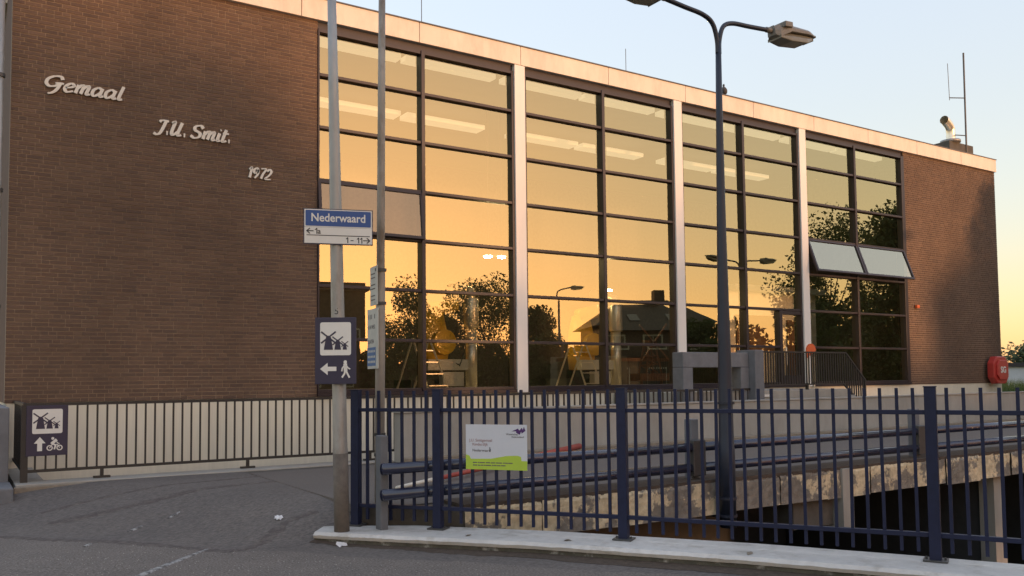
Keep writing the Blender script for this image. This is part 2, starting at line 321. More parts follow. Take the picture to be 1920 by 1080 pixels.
for side, (a, b) in enumerate(((XL, XA), (XW, XR))):
    wall = MB().box(a+.004, b-.004, .006, .30, ZB, ZP0).build('brick_wall', 'mortar', B)
    bl = lay(a, b)
    if side == 0:
        cx, cz = 0., 1.5
        bl.sort(key=lambda q: (q[0]-cx)**2+14.5**2+(q[2]-cz)**2)
        near, bl = bl[:300], bl[300:]
        cache = {}
        for x0, x1, z0, z1, t, pr in near:
            key = (round(x1-x0, 2), random.randrange(8))
            if key not in cache:
                k = random.uniform(.94, 1.06); cache[key] = brickmesh([(0, key[0], 0, .0505, tuple(q*k for q in TINTS[key[1]]), .0035)], 'brick')
            link('brick', cache[key], 'brick', wall, (x0-14, -4, z0))
    me = brickmesh([(x0-14, x1-14, z0, z1, t, pr) for x0, x1, z0, z1, t, pr in bl], 'brickwork')
    o = link('brickwork', me, 'brick', wall, (0, -4, 0), kind='stuff')
# side and rear walls, roof, plinth
MB().box(XL+.004, XL+.30, .302, 10, ZB, ZP0).build('side_wall', 'bricksheet', B)
MB().box(XR-.30, XR-.004, .302, 10, ZB, ZP0).build('side_wall', 'bricksheet', B)
MB().box(XL+.302, XR-.302, 9.7, 10, ZB, ZP0).build('rear_wall', 'bricksheet', B)
MB().box(XL+.02, XR-.02, .05, 10, ZP0+.003, ZP1-.12).build('roof', 'bitumen', B)
MB().box(XL+.02, XR-.02, .012, 10, -2.6, ZB-.003).build('plinth', 'plinth', B)
J0, JS = 7.267, 2.302
xs = [XL]+[J0+JS*k for k in range(-2, 9) if XL+.3 < J0+JS*k < XR-.3]+[XR]
for a, b in zip(xs, xs[1:]):
    MB().box(a+.006, b-.006, -.08, .14, ZP0, ZP1).build('parapet_panel', 'fascia', B, bevel=.006)
MB().box(XL-.01, XR+.01, -.10, .16, ZP1+.002, ZP1+.022).build('parapet_trim', 'greyconc', B)
MB().box(XL+.01, XR-.01, .0, .10, ZP0+.02, ZP1-.01).build('parapet_backing', 'bitumen', B)
for y in (2, 5, 8): MB().box(XL-.08, XL+.01, y, y+1.8, ZP0, ZP1).build('side_parapet_panel', 'fascia', B)
# glazed bays
ZR = [7.74, 6.945, 6.0, 5.054, 4.127, 3.176, 2.234, 1.32]
MX0, MS = 7.358, 2.1898
COLX = [MX0+MS*k for k in (1, 3, 5)]
MB().box(XA+.002, XW-.002, .03, .22, ZR[0]+.035, ZP0-.003).build('window_header', 'frame', B)
MB().box(XA+.002, XW-.002, -.05, .22, ZB+.004, ZR[-1]-.03).build('window_sill', 'frame', B)
for cxx in COLX:
    MB().box(cxx-.125, cxx+.125, -.07, .25, ZB+.006, ZP0-.005).build('column', 'white', B, bevel=.006)
edges = [(XA, COLX[0]-.125), (COLX[0]+.125, COLX[1]-.125), (COLX[1]+.125, COLX[2]-.125), (COLX[2]+.125, XW)]
OPEN = {(0, 3, 0), (3, 3, 0), (3, 3, 1)}
def pane(parent, x0, x1, z0, z1, mat='glass', tilt=0., y=.06):
    cx_, cz_ = (x0+x1)/2, (z0+z1)/2; hx, hz = (x1-x0)/2, (z1-z0)/2
    a, b = random.gauss(0, .0024), random.gauss(0, .0024)
    mb = MB(); n = Vector((a, -1, b)).normalized(); u_ = Vector((1, a, 0)).normalized(); v_ = u_.cross(n)*-1
    if v_.z < 0: v_ = -v_
    c = Vector((cx_, y, cz_))
    if tilt:
        h = Vector((cx_, -.0, z1)); v_ = Vector((0, math.sin(tilt), math.cos(tilt))); u_ = Vector((1, 0, 0)); c = h-v_*hz
    mb.add([c-u_*hx-v_*hz, c+u_*hx-v_*hz, c+u_*hx+v_*hz, c-u_*hx+v_*hz], [(0, 1, 2, 3)])
    p = mb.build('glass_pane', mat, parent)
    if tilt:
        fr = MB(); w_ = .05
        for sx in (-1, 1): fr.obox(c+u_*sx*(hx), v_*(hz+.03), u_*.028, u_.cross(v_)*.03)
        for sz in (-1, 1): fr.obox(c+v_*sz*(hz), u_*(hx+.026), v_*.028, u_.cross(v_)*.026)
        fr.build('sash', 'frame', parent, bevel=.004)
        # stays
        st = MB()
        for sx in (-1, 1): st.bar(c+u_*sx*(hx+.01)-v_*hz*.6, Vector((c.x+sx*(hx+.01), .1, c.z-hz*.35)), .015, .02)
        st.build('window_stay', 'frame', parent)
for bi, (a, b) in enumerate(edges):
    mx = MX0+MS*2*bi
    fr = MB(); L_, R_ = a+.002, b-.002
    rw = .14 if bi == 3 else .055
    lw = .03 if bi == 0 else .05
    fr.box(L_, L_+lw, -.03, .2, ZR[-1]-.028, ZR[0]+.033); fr.box(R_-rw, R_, -.03, .2, ZR[-1]-.028, ZR[0]+.033)
    fr.box(mx-.038, mx+.038, -.045, .2, ZR[-1]-.028, ZR[0]+.033)
    fo = fr.build('window_frame', 'frame', B, bevel=.005)
    door = bi == 2
    for r_ in range(8):
        z = ZR[r_]; h = .027 if r_ not in (0, 7) else .03
        for s_, (xa, xb) in enumerate(((L_+lw, mx-.038), (mx+.038, R_-rw))):
            if door and s_ == 1 and r_ == 6: xb = 17.30
            MB().box(xa+.001, xb-.001, -.022, .18, z-h, z+h).build('transom', 'frame', fo, bevel=.004)
    for r_ in range(7):
        for s_, (xa, xb) in enumerate(((L_+lw, mx-.038), (mx+.038, R_-rw))):
            op = (bi, r_, s_) in OPEN
            if door and s_ == 1 and r_ >= 5:
                xb2 = 17.30
                pane(fo, xa, xb2, ZR[r_+1]+.03, ZR[r_]-.03)
                if r_ == 5: pane(fo, 17.43, xb-.04, ZR[7]+.18, ZR[5]-.09)
                continue
            pane(fo, xa, xb, ZR[r_+1]+.03, ZR[r_]-.03, ('thin' if bi == 0 else 'clear') if op else 'glass', R(6 if bi == 0 else 20) if op else 0.)
    if door:
        dm = MB(); dm.box(17.30, 17.40, -.03, .16, ZR[7]-.02, ZR[5]-.034); d_ = dm.build('door_post', 'frame', fo, bevel=.004)
        dl = MB(); dl.box(17.402, R_-rw-.002, -.015, .12, ZR[5]-.12, ZR[5]-.034); dl.box(17.402, R_-rw-.002, -.015, .12, ZR[7], ZR[7]+.2)
        dl.build('door_leaf', 'frame', fo)
        MB().tube([(17.44, -.09, 1.78), (17.44, -.09, 2.23)], .018, 8).bar((17.44, -.1, 2.1), (17.62, -.1, 2.1), .03, .03).build('door_handle', 'steel', fo)
# raised lettering drawn as broad-nib strokes
GLY = {
 'G': (.92, [[(.74, .80), (.62, 1.0), (.32, .98), (.08, .74), (.06, .44), (.24, .24), (.5, .30), (.66, .52)], [(.46, .5), (.66, .53), (.86, .52)], [(.70, .52), (.62, .05), (.46, -.22), (.28, -.3)]]),
 'e': (.54, [[(.06, .30), (.30, .36), (.42, .50), (.28, .64), (.10, .48), (.05, .2), (.2, .0), (.46, .12)]]),
 'm': (.78, [[(.08, .62), (.05, 0)], [(.07, .34), (.22, .62), (.33, .56), (.30, 0)], [(.32, .34), (.48, .62), (.59, .56), (.56, .1), (.63, 0), (.72, .08)]]),
 'a': (.64, [[(.42, .54), (.25, .63), (.06, .42), (.06, .12), (.2, 0), (.4, .26)], [(.46, .62), (.43, .12), (.5, 0), (.6, .08)]]),
 'l': (.30, [[(.14, 1.0), (.08, .18), (.15, 0), (.26, .07)]]),
 'J': (.60, [[(.16, .86), (.26, 1.0), (.62, .98)], [(.48, .98), (.36, .12), (.2, -.12), (.0, -.02)]]),
 'U': (.72, [[(.0, .9), (.14, 1.0), (.10, .25), (.2, 0), (.42, .3)], [(.52, 1.0), (.44, .15), (.52, 0), (.64, .08)]]),
 'S': (.68, [[(.60, .80), (.42, 1.0), (.16, .88), (.18, .62), (.48, .42), (.50, .14), (.26, 0), (.02, .16)]]),
 'i': (.28, [[(.10, .62), (.07, .1), (.14, 0), (.24, .08)], [(.10, .86), (.14, .90)]]),
 't': (.36, [[(.14, .95), (.08, .12), (.16, 0), (.30, .1)], [(.0, .66), (.34, .66)]]),
 '.': (.22, [[(.06, .09), (.14, .09)]]), ' ': (.18, []),
 '1': (.42, [[(.06, .78), (.26, 1.0), (.20, 0)]]), '9': (.62, [[(.46, .78), (.30, 1.0), (.08, .80), (.14, .52), (.36, .52), (.48, .82), (.44, .35), (.22, 0)]]),
 '7': (.56, [[(.08, .98), (.52, .98), (.30, .45), (.20, 0)]]), '2': (.62, [[(.10, .78), (.28, 1.0), (.48, .80), (.36, .45), (.02, .02), (.52, .02)]]),
}
def lettering(s, x0, x1, z0, sz, wd, slant=.22):
    tot = sum(GLY[c][0] for c in s); k = (x1-x0)/tot; x = x0; i = 0; root = None
    for c in s:
        wdt, strokes = GLY[c]; mb = MB()
        for si, st in enumerate(strokes):
            pts = [Vector((x+(p[0]+slant*p[1])*k, z0+p[1]*sz)) for p in st]
            P = smoothpath([(p.x, p.y, 0) for p in pts], 7) if len(pts) > 2 else [Vector((p.x, p.y, 0)) for p in pts]
            Lp, Rp = [], []
            for q in range(len(P)):
                d = (P[min(q+1, len(P)-1)]-P[max(q-1, 0)]).normalized(); th = math.atan2(d.y, d.x)
                ww = wd*(.42+.62*abs(math.sin(th-R(12)))) if c != '.' else wd*1.25
                n_ = Vector((-d.y, d.x, 0))*ww/2; Lp.append(P[q]+n_); Rp.append(P[q]-n_)
            fr_ = .040+.002*si; m_ = len(P); o = len(mb.v)
            for yy in (-fr_, -.012):
                for q in range(m_): mb.v += [(Lp[q].x, yy, Lp[q].y), (Rp[q].x, yy, Rp[q].y)]
            b2 = 2*m_
            for q in range(m_-1):
                i0 = o+2*q; mb.f += [(i0, i0+1, i0+3, i0+2), (i0, i0+2, i0+2+b2, i0+b2), (i0+1, i0+1+b2, i0+3+b2, i0+3)]
            mb.f += [(o, o+b2, o+1+b2, o+1), (o+b2-2, o+b2-1, o+2*b2-1, o+2*b2-2)]
        if strokes: mb.build('letter', 'letter', B)
        x += wdt*k
lettering('Gemaal', 1.0, 2.10, 5.925, .215, .050)
lettering('J.U. Smit.', 2.56, 3.77, 5.485, .215, .052, .2)
lettering('1972', 4.05, 4.46, 4.94, .175, .040, .15)
MB().box(23.10, 23.24, -.09, -.006, 3.41, 3.50).build('alarm_beacon', 'orange', B, bevel=.015)
for z in (1.2, 2.6, 4.3, 6.0): MB().tube([(.44, -.02, z), (.44, -.02, z+.05)], .075, 14).build('pipe_bracket', 'darksteel', B)
MB().tube([(.44, -.02, .9), (.44, -.02, 8.2)], .055, 14).build('drain_pipe', 'galv', B, True)
# the hall inside
MB().box(XA-.6, XW+.6, .26, 8.0, ZB-.2, ZB-.02).build('hall_floor', 'floor', B)
MB().box(XA-.6, XW+.6, .26, 8.0, 7.84, 7.90).build('hall_ceiling', 'ceil', B)
MB().box(XA-.6, XW+.6, 8.0, 8.2, ZB-.02, 7.83).build('hall_wall', 'roomwall', B)
MB().box(XA-.6, XA-.5, .32, 7.99, ZB-.02, 7.83).build('hall_wall', 'roomwall', B)
MB().box(XW+.5, XW+.6, .32, 7.99, ZB-.02, 7.83).build('hall_wall', 'roomwall', B)
ORD = ('first', 'second', 'third', 'fourth')
for k in range(4):
    e = 9.25+4.375*k
    for sd_, a, b in (('left', e-4.15, e-2.15), ('right', e-2.05, e)): tag(MB().box(a, b, .38, .62, 7.70, 7.80).build('tube_light', 'tube'), 'pale tube light at the top of the %s window bay, %s one' % (ORD[k], sd_), 'lamp', 'tube lights along the glass')
    e = 10.57+5.03*k
    for sd_, a, b in (('left', e-4.22, e-2.22), ('right', e-2.06, e)):
        if b < 23: tag(MB().box(a, b, 3.02, 3.42, 7.50, 7.60).build('tube_light', 'tube'), 'pale tube light in the second pane row, %s pair, %s one' % (ORD[k], sd_), 'lamp', 'tube lights deep in the hall')
M['pendant'] = emit('pendant_light', (1, .74, .36), 45)
for x, z, lb in ((10.37, 4.37, 'small lit hall lamp glowing behind the right panes of the first bay'), (10.74, 4.38, 'second small lit hall lamp right of its twin behind the first bay'), (13.95, 3.75, 'small lit hall lamp glowing behind the right panes of the second bay')):
    t = thing('hall_lamp', lb, 'lamp', (x, 2.6, z), 'lit hall lamps'); MB().box(x-.07, x+.07, 2.54, 2.66, z-.035, z).build('diffuser', 'pendant', t); MB().box(x-.13, x+.13, 2.48, 2.72, z+.002, z+.06).build('lamp_shade', 'darksteel', t); MB().tube([(x, 2.6, z+.06), (x, 2.6, 7.83)], .012, 6).build('hanger', 'darksteel', t)
def unit(x, nm, lab):
    t = thing('pump_engine', lab, 'machine', (x, 2.2, ZB-.02))
    MB().box(x-.75, x+.30, 1.75, 2.6, 1.205, 1.50).build('base_block', 'machdark_shade', t)
    MB().box(x-.45, x+.55, 1.55, 1.75, 1.70, 1.93).build('white_beam', 'machgrey', t, bevel=.01)
    MB().box(x-.12, x+.38, 1.50, 1.70, 1.36, 1.66).build('control_box', 'machgrey', t, bevel=.01)
    MB().tube([(x-.05, 2.1, 1.7), (x-.05, 2.1, 2.1), (x-.05, 2.1, 2.6), (x-.05, 2.1, 3.0)], [.30, .34, .30, .22], 16).build('gear_case', 'yellow', t, True)
    MB().tube([(x, 1.62, 2.3), (x, 1.78, 2.3)], .27, 24).build('flywheel', 'yellow', t, True, bevel=.01)
    MB().tube([(x-.2, 2.0, 3.0), (x+.45, 2.0, 3.15)], .16, 12).build('duct', 'yellow', t, True)
    MB().tube([(x+.05, 1.6, 1.95), (x+.3, 1.55, 1.8), (x+.42, 1.58, 2.05)], .02, 6).build('hose', 'machdark_shade', t, True)
    s = thing('exhaust_silencer', 'upright silver cylinder beside the '+nm+' yellow engine', 'cylinder', (x+.62, 1.6, ZB-.02), 'silver cylinders in the hall')
    MB().tube([(x+.62, 1.6, 1.205), (x+.62, 1.6, 2.66)], .125, 20).build('lower_pipe', 'steel', s, True)
    MB().tube([(x+.62, 1.6, 2.62), (x+.62, 1.6, 3.24)], .165, 20).build('upper_pipe', 'steel', s, True, bevel=.01)
    MB().tube([(x+.62, 1.6, 3.2), (x+.62, 1.6, 3.4), (x+.55, 2.4, 3.6)], .10, 12).build('outlet', 'steel', s, True)
    l = thing('step_ladder', 'aluminium stepladder left of the '+nm+' yellow engine', 'ladder', (x-.75, 1.2, ZB-.02), 'stepladders in the hall')
    for dx in (-.05, .33): MB().bar((x-.85+dx, 1.35, 2.35), (x-.62+dx*1.25, 1.05, 1.205), .05, .03).build('stile', 'steel', l)
    for i in range(4): MB().bar((x-.86+.06*i, 1.30-.07*i, 2.1-.24*i), (x-.46+.07*i, 1.30-.07*i, 2.1-.24*i), .06, .02).build('tread', 'steel', l)
    for dx in (-.05, .33): MB().bar((x-.85+dx, 1.36, 2.35), (x-1.05+dx, 1.75, 1.205), .03, .03).build('rear_leg', 'steel', l)
unit(8.70, 'left', 'yellow pump engine on a dark base behind the first window bay')
unit(12.72, 'right', 'yellow pump engine on a dark base behind the second window bay')
t = thing('model_windmill', 'brown wooden model windmill on a low table behind the glass', 'model', (14.35, 1.5, ZB))
MB().box(13.85, 14.80, 1.3, 1.7, 1.42, 1.60).build('table', 'wood', t); 
for x in (14.0, 14.65): MB().box(x, x+.05, 1.45, 1.5, 1.205, 1.42).build('table_leg', 'wood', t)
tw = MB()
for sx in (-1, 1):
    for sy in (-1, 1): tw.bar((14.33+sx*.24, 1.5+sy*.15, 1.6), (14.33+sx*.12, 1.5+sy*.08, 2.25), .04, .04)
for z, q in ((1.8, .2), (2.0, .17), (2.2, .13)):
    for sy in (-1, 1): tw.bar((14.33-q, 1.5+sy*.1, z), (14.33+q, 1.5+sy*.1, z+.03), .03, .03); tw.bar((14.33-q, 1.5+sy*.1, z), (14.33+q*.8, 1.5+sy*.1, z-.18), .025, .025)
tw.box(14.2, 14.46, 1.38, 1.62, 2.25, 2.42); tw.build('mill_tower', 'wood', t)
for a in (48, 138, 228, 318):
    d = Vector((math.cos(R(a)), 0, math.sin(R(a)))); MB().bar(Vector((14.33, 1.33, 2.36)), Vector((14.33, 1.33, 2.36))+d*.62, .035, .03, (0, 1, 0)).build('mill_sail', 'wood', t)
t = thing('workbench', 'dark workbench with shelves against the hall rear wall', 'bench', (16.5, 6, ZB)); MB().box(15, 19, 5.6, 6.4, 2.0, 2.1).build('bench_top', 'wood', t); MB().box(15.1, 18.9, 5.7, 6.3, 1.205, 2.0).build('bench_base', 'machdark_shade', t)
t = thing('office_partition', 'pale partition with a brown door inside the right window bay', 'partition', (20.5, 3.0, ZB))
MB().box(18.6, 22.6, 3.0, 3.1, 1.205, 4.0).build('panel', 'machgrey', t); MB().box(21.2, 22.0, 2.95, 2.99, 1.205, 3.2).build('door', 'wood', t); MB().box(19.0, 20.6, 2.95, 2.99, 2.2, 3.3).build('notice_board', 'wood', t)
MB().box(18.6, 22.6, 2.6, 2.98, 3.99, 4.15).build('ledge', 'housewhite', t)
# roof furniture
t = thing('roof_vent', 'bent metal exhaust cowl on a dark box at the right roof end', 'vent', (26.6, .6, ZP1))
MB().box(26.0, 27.35, .45, 1.1, ZP1-.1, 8.82).build('vent_box', 'darkconc', t, bevel=.01)
MB().tube([(26.35, .62, 8.822), (26.35, .62, 8.90)], .30, 20).build('collar', 'galv', t, True)
MB().tube(smoothpath([(26.38, .62, 8.88), (26.38, .62, 9.18), (26.30, .60, 9.34), (26.0, .55, 9.46), (25.9, .54, 9.48)], 5), .135, 16, False).build('cowl', 'steel', t, True)
t = thing('antenna_mast', 'thin antenna mast with side whip beside the roof vent', 'antenna', (26.95, .52, ZP1))
MB().tube([(26.93, .44, ZP1-.1), (26.97, .44, 11.8)], .028, 8).build('mast', 'darksteel', t)
MB().tube([(26.93, .43, 10.32), (26.06, .43, 10.18)], .016, 6).build('cross_arm', 'darksteel', t); MB().tube([(26.06, .43, 10.1), (26.02, .43, 11.27)], .009, 6).build('whip', 'darksteel', t)
MB().tube([(26.93, .43, 9.1), (26.3, .43, 9.03)], .016, 6).build('brace', 'darksteel', t)
for x, h, lb in ((7.86, 10.0, 'thin lightning rod on the roof left, near the two grey poles'), (13.3, 9.36, 'thin lightning rod on the roof above the second window bay')):
    tag(MB().tube([(x, 1, ZP1-.12), (x, 1, h)], .008, 6).build('lightning_rod', 'darksteel'), lb, 'rod')
pg = MB(); P = smoothpath([(x_+.16, -.02, z_) for x_, z_ in ((15.42, 8.36), (15.38, 8.40), (15.355, 8.47), (15.35, 8.53), (15.35, 8.565), (15.345, 8.585))], 4)
pg.tube(P, [.012+.062*math.sin(math.pi*min(1, (i+1)/13.))**.8 if i < 13 else .028-.0012*(i-13) for i in range(len(P))], 10)
pg.tube([(15.505, -.03, 8.585), (15.495, -.065, 8.575)], [.01, .002], 6)
for dx in (-.02, .02): pg.tube([(15.53+dx, -.02, 8.42), (15.53+dx, -.025, ZP1+.022)], .005, 5)
tag(pg.build('pigeon', 'feather', None, True), 'dark pigeon perched on the white parapet beside the lamp post', 'bird')
# ------------------------------------------------------------------ railing round the light well
RY = -2.2
t = thing('black_railing', 'long black bar railing along the cream plinth of the building', 'railing', (4, RY, .3))
MB().box(.72, 13.9, RY-.02, RY+.02, 1.225, 1.262).build('top_rail', 'black', t)
MB().box(.72, 13.9, RY-.02, RY+.02, .40, .435).build('bottom_rail', 'black', t)
MB().box(.70, .74, RY, -.0, 1.225, 1.262).build('top_rail', 'black', t); MB().box(.70, .74, RY, -.0, .40, .435).build('bottom_rail', 'black', t)
bm = MB().box(-.011, .011, -.011, .011, 0, .79); me = bpy.data.meshes.new('baluster'); me.from_pydata(bm.v, [], bm.f); me.update()
x = .84
while x < 13.85: link('baluster', me, 'black', t, (x-4, 0, .135)); x += .1165
y = RY+.08
while y < -.05: link('baluster', me, 'black', t, (.72-4, y-RY, .135)); y += .09
MB().box(.68, .76, RY-.04, RY+.04, .27, 1.24).build('corner_post', 'black', t)
for x in (1.60, 3.47, 5.32, 7.2, 9.1, 11, 12.9): MB().box(x-.02, x+.02, RY-.02, RY+.02, .30, .40).box(x-.10, x+.10, RY-.03, RY+.03, .285, .312).build('foot', 'black', t)
t = thing('edge_kerb', 'low stone kerb carrying the black railing', 'kerb', (4, -2.3, .25))
MB().box(.62, 5.6, -2.46, -2.05, .1, .285).build('kerb_top', 'concrete', t, bevel=.01); MB().box(.60, 5.6, -2.52, -2.462, .1, .262).build('kerb_edge', 'kerbstone', t, bevel=.012)
MB().box(.62, .95, -2.04, -.01, .1, .283).build('kerb_return', 'concrete', t); 
t = thing('light_well', 'sunken light well behind the black railing', 'well', (5, -1, -2)); MB().box(.96, 24, -2.04, .0, -2.6, -2.4).build('well_floor', 'concrete', t); MB().box(.96, 5.6, -2.2, -2.05, -2.39, .1).build('well_wall', 'concrete', t); MB().box(.8, .95, -2.04, -.01, -2.39, .09).build('well_wall', 'concrete', t)
t = thing('corner_block', 'grey concrete block at the left corner of the building', 'wall', (.3, -1, 0)); MB().box(-1.2, .56, -2.1, 1.0, -.1, 1.21).build('block', 'greyconc', t, bevel=.01); MB().box(-1.4, .58, -2.9, -2.1, -.1, .30).build('step', 'greyconc', t, bevel=.02)
# ------------------------------------------------------------------ bridge
t = thing('concrete_bridge', 'concrete bridge with peeling edge crossing the dark canal before the building', 'bridge', (14, -5, 0))
MB().prism([(4.15, -7.18), (42, -7.18), (42, -2.36), (3.33, -2.36), (3.33, -6.50)], (0, 0, 0), (1, 0, 0), (0, 1, 0), (0, 0, 1), -.08, .262).build('deck', 'darkconc', t)
MB().box(4.2, 42, -2.95, -2.45, -2.6, -.083).build('underbridge_shade_wall', 'machdark_shade', t)  # near-black wall added to stand in for the deep shade under the deck
xs = [4.12]
while xs[-1] < 42: xs.append(xs[-1]+.9)
random.seed(11)
for a, b in zip(xs, xs[1:]):
    mb = MB(); nx, nz = 18, 9; p0 = -7.235+random.uniform(-.012, .012); zt, zb_ = .272, -.10+random.uniform(-.015, .015)
    for j in range(nz):
        for i in range(nx):
            q = random.random(); e = (.035 if j == nz-1 else .0)*random.random()
            mb.v.append((a+.003+(b-a-.006)*i/(nx-1), p0+(.008*q if 0 < j < nz-1 else .0)+e, zb_+(zt-zb_)*j/(nz-1)-(.012*random.random() if j == nz-1 else 0)))
    for j in range(nz-1):
        for i in range(nx-1): mb.f.append((j*nx+i, j*nx+i+1, (j+1)*nx+i+1, (j+1)*nx+i))
    o = len(mb.v); mb.add([(a+.003, p0, zb_), (b-.003, p0, zb_), (b-.003, -7.17, zb_), (a+.003, -7.17, zb_), (a+.003, -7.16, zt-.004), (b-.003, -7.16, zt-.004), (b-.003, p0+.02, zt-.012), (a+.003, p0+.02, zt-.012)], [(0, 3, 2, 1), (4, 7, 6, 5)])
    mb.build('edge_block', 'oldconc', t)
MB().box(4.12, 42, -7.22, -6.75, .255, .30).build('edge_strip', 'dirt', t)
MB().box(5.62, 42, -2.70, -2.42, .2, 1.005).build('parapet_wall', 'concrete', t, bevel=.012)
MB().box(5.6, 42, -2.84, -2.702, .2, .345).build('wall_foot', 'kerbstone', t, bevel=.02)
MB().box(5.58, 42, -2.72, -2.40, 1.007, 1.03).build('wall_cap', 'concrete', t)
for x in (13.9, 18.4, 22.9, 27.4): MB().box(x-.16, x+.16, -7.1, -6.86, -3, -.082).build('pier', 'concrete', t); MB().box(x-.12, x+.12, -6.858, -3.0, -3, -.083).build('pier_shade_wall', 'machdark_shade', t)  # walls behind the pier fronts coloured near-black for the shade between them
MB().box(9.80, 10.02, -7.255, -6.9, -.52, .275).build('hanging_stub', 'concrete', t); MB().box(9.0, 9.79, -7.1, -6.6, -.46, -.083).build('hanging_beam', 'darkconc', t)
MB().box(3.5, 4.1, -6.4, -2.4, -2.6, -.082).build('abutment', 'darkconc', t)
g = MB().prism([(3.325, -6.42), (3.8, -6.76), (42, -6.76), (42, -2.80), (3.325, -2.80)], (0, 0, 0), (1, 0, 0), (0, 1, 0), (0, 0, 1), .20, .276); structure(g, 'bridge_road', 'deckroad')
# guard rail on the bridge edge
t = thing('tube_guardrail', 'blue double tube guardrail along the near bridge edge', 'guardrail', (10, -7.06, .28))
GX = [3.28, 7.36, 11.86, 16.36, 20.86, 25.3]
for a, b in zip(GX, GX[1:]):
    for z in (.675, .435): MB().tube([(a+.06, -7.06, z), (b-.06, -7.06, z)], .053, 16).build('tube', 'bluetube', t, True)
for x in GX[1:]:
    MB().box(x-.035, x+.085, -7.02, -6.90, .25, 1.0).build('post', 'greyconc', t, bevel=.01)
    MB().box(x-.10, x+.10, -7.12, -7.0, .34, .76).build('post_sleeve', 'darksteel', t, bevel=.01)
MB().box(3.36, 3.44, -6.98, -6.86, .08, .98).build('post', 'greyconc', t, bevel=.01)
bt = thing('barrier_boom', 'red and white barrier pole lying across the bridge road', 'pole', (6, -4, .33))
A_, B_ = Vector((4.05, -5.86, .33)), Vector((8.75, -2.95, .37)); d = B_-A_
for i, (a, b, c) in enumerate(((0, .17, 'boomwhite'), (.17, .42, 'boomred'), (.42, .6, 'boomwhite'), (.6, 1, 'boomred'))): MB().tube([A_+d*a, A_+d*b], [.02+.03*a, .02+.03*b], 10).build('boom_section', c, bt, True)
# ------------------------------------------------------------------ landing with concrete portal and stair
t = thing('entrance_landing', 'concrete entrance landing with steps in front of the window bays', 'steps', (14.5, -1.2, .8))
MB().box(11.9, 17.0, -2.15, -.06, .9, 1.20).build('landing_slab', 'concrete', t, bevel=.01); MB().box(12.0, 17.0, -2.05, -.08, -2.3, .898).build('landing_base', 'concrete', t)
for i in range(3): MB().box(17.002+.28*i, 17.28+.28*i, -2.15, -.06, .3, 1.06-.15*i).build('step', 'concrete', t, bevel=.01)
MB().box(14.02, 14.4, -2.172, -2.151, 1.07, 1.12).build('label_plate', 'signwhite', t)
MB().box(17.9, 24, -2.3, -.02, .3, .62).build('pavement_slab', 'concrete', t)
t = thing('concrete_portal', 'blue grey concrete portal frame standing on the landing edge', 'frame', (12.9, -2.0, 1.2))
MB().box(11.87, 13.72, -2.2, -1.9, 1.69, 1.99).build('lintel', 'greyconc', t, bevel=.012); MB().box(11.87, 12.13, -2.2, -1.9, .9, 1.688).build('leg', 'greyconc', t, bevel=.012)
MB().box(13.48, 13.72, -2.2, -1.9, .9, 1.688).build('leg', 'greyconc', t, bevel=.012); MB().box(13.722, 13.99, -2.36, -1.86, .85, 2.045).build('end_slab', 'greyconc', t, bevel=.012)
t = thing('stair_railing', 'black stair railing sloping down right beside the entrance landing', 'railing', (15.5, -2.1, 1.2))
MB().box(14.0, 17.0, -2.13, -2.09, 2.0, 2.035).bar((17.0, -2.11, 2.017), (17.68, -2.11, 1.40), .04, .035).build('top_rail', 'black', t)
MB().box(14.0, 16.9, -2.13, -2.09, 1.30, 1.33).bar((16.9, -2.11, 1.315), (17.3, -2.11, 1.0), .04, .03).build('bottom_rail', 'black', t)
x = 14.08
while x < 17.68:
    z1 = 2.0 if x < 17.0 else 2.0-(x-17)*.907; z0 = 1.30 if x < 16.9 else max(.98, 1.30-(x-16.9)*.79)
    MB().box(x-.012, x+.012, -2.122, -2.098, z0, z1).build('baluster', 'black', t); x += .082
MB().box(17.66, 17.70, -2.13, -2.09, .96, 1.42).build('end_post', 'black', t)
MB().box(15.62, 15.66, -2.14, -2.08, 1.2, 1.34).build('foot', 'black', t)
t = thing('intercom_post', 'orange topped round post with sign behind the stair railing', 'post', (16.9, -1.2, 1.2))
for x in (16.86, 17.05): MB().tube([(x, -1.2, .6), (x, -1.2, 1.95)], .022, 8).build('leg', 'steel', t)
MB().prism([(-.16, 0)]+[(.16*math.cos(R(a)), .18+.16*math.sin(R(a))) for a in range(0, 181, 20)][::-1][::-1]+[(-.16, 0)][:0]+[(-.16, 0)][:0], (16.96, -1.2, 1.92), (1, 0, 0), (0, 0, 1), (0, -1, 0), -.02, .02).build('round_plate', 'orange', t)
# ------------------------------------------------------------------ life buoy cabinet
t = thing('lifebuoy_cabinet', 'red octagonal lifebuoy cabinet at the right building corner', 'lifebuoy box', (27.1, -.3, 1.6))
oc = [(-.42, -.22), (-.24, -.42), (.24, -.42), (.42, -.22), (.42, .22), (.24, .42), (-.24, .42), (-.42, .22)]
MB().prism(oc, (27.05, -.1, 1.62), (1, 0, 0), (0, 0, 1), (0, -1, 0), 0, .22).build('case', 'red', t, bevel=.03)
MB().prism([(a*.72, b*.72) for a, b in oc], (27.05, -.1, 1.62), (1, 0, 0), (0, 0, 1), (0, -1, 0), .22, .27).build('lid', 'red', t, bevel=.02)
text('SG', .26, (26.90, -.373, 1.54), (1, 0, 0), (0, 0, 1), 'signwhite', t, .004, bold=.01)
MB().box(26.8, 27.3, -.11, -.006, 1.45, 1.8).build('bracket', 'darksteel', t)
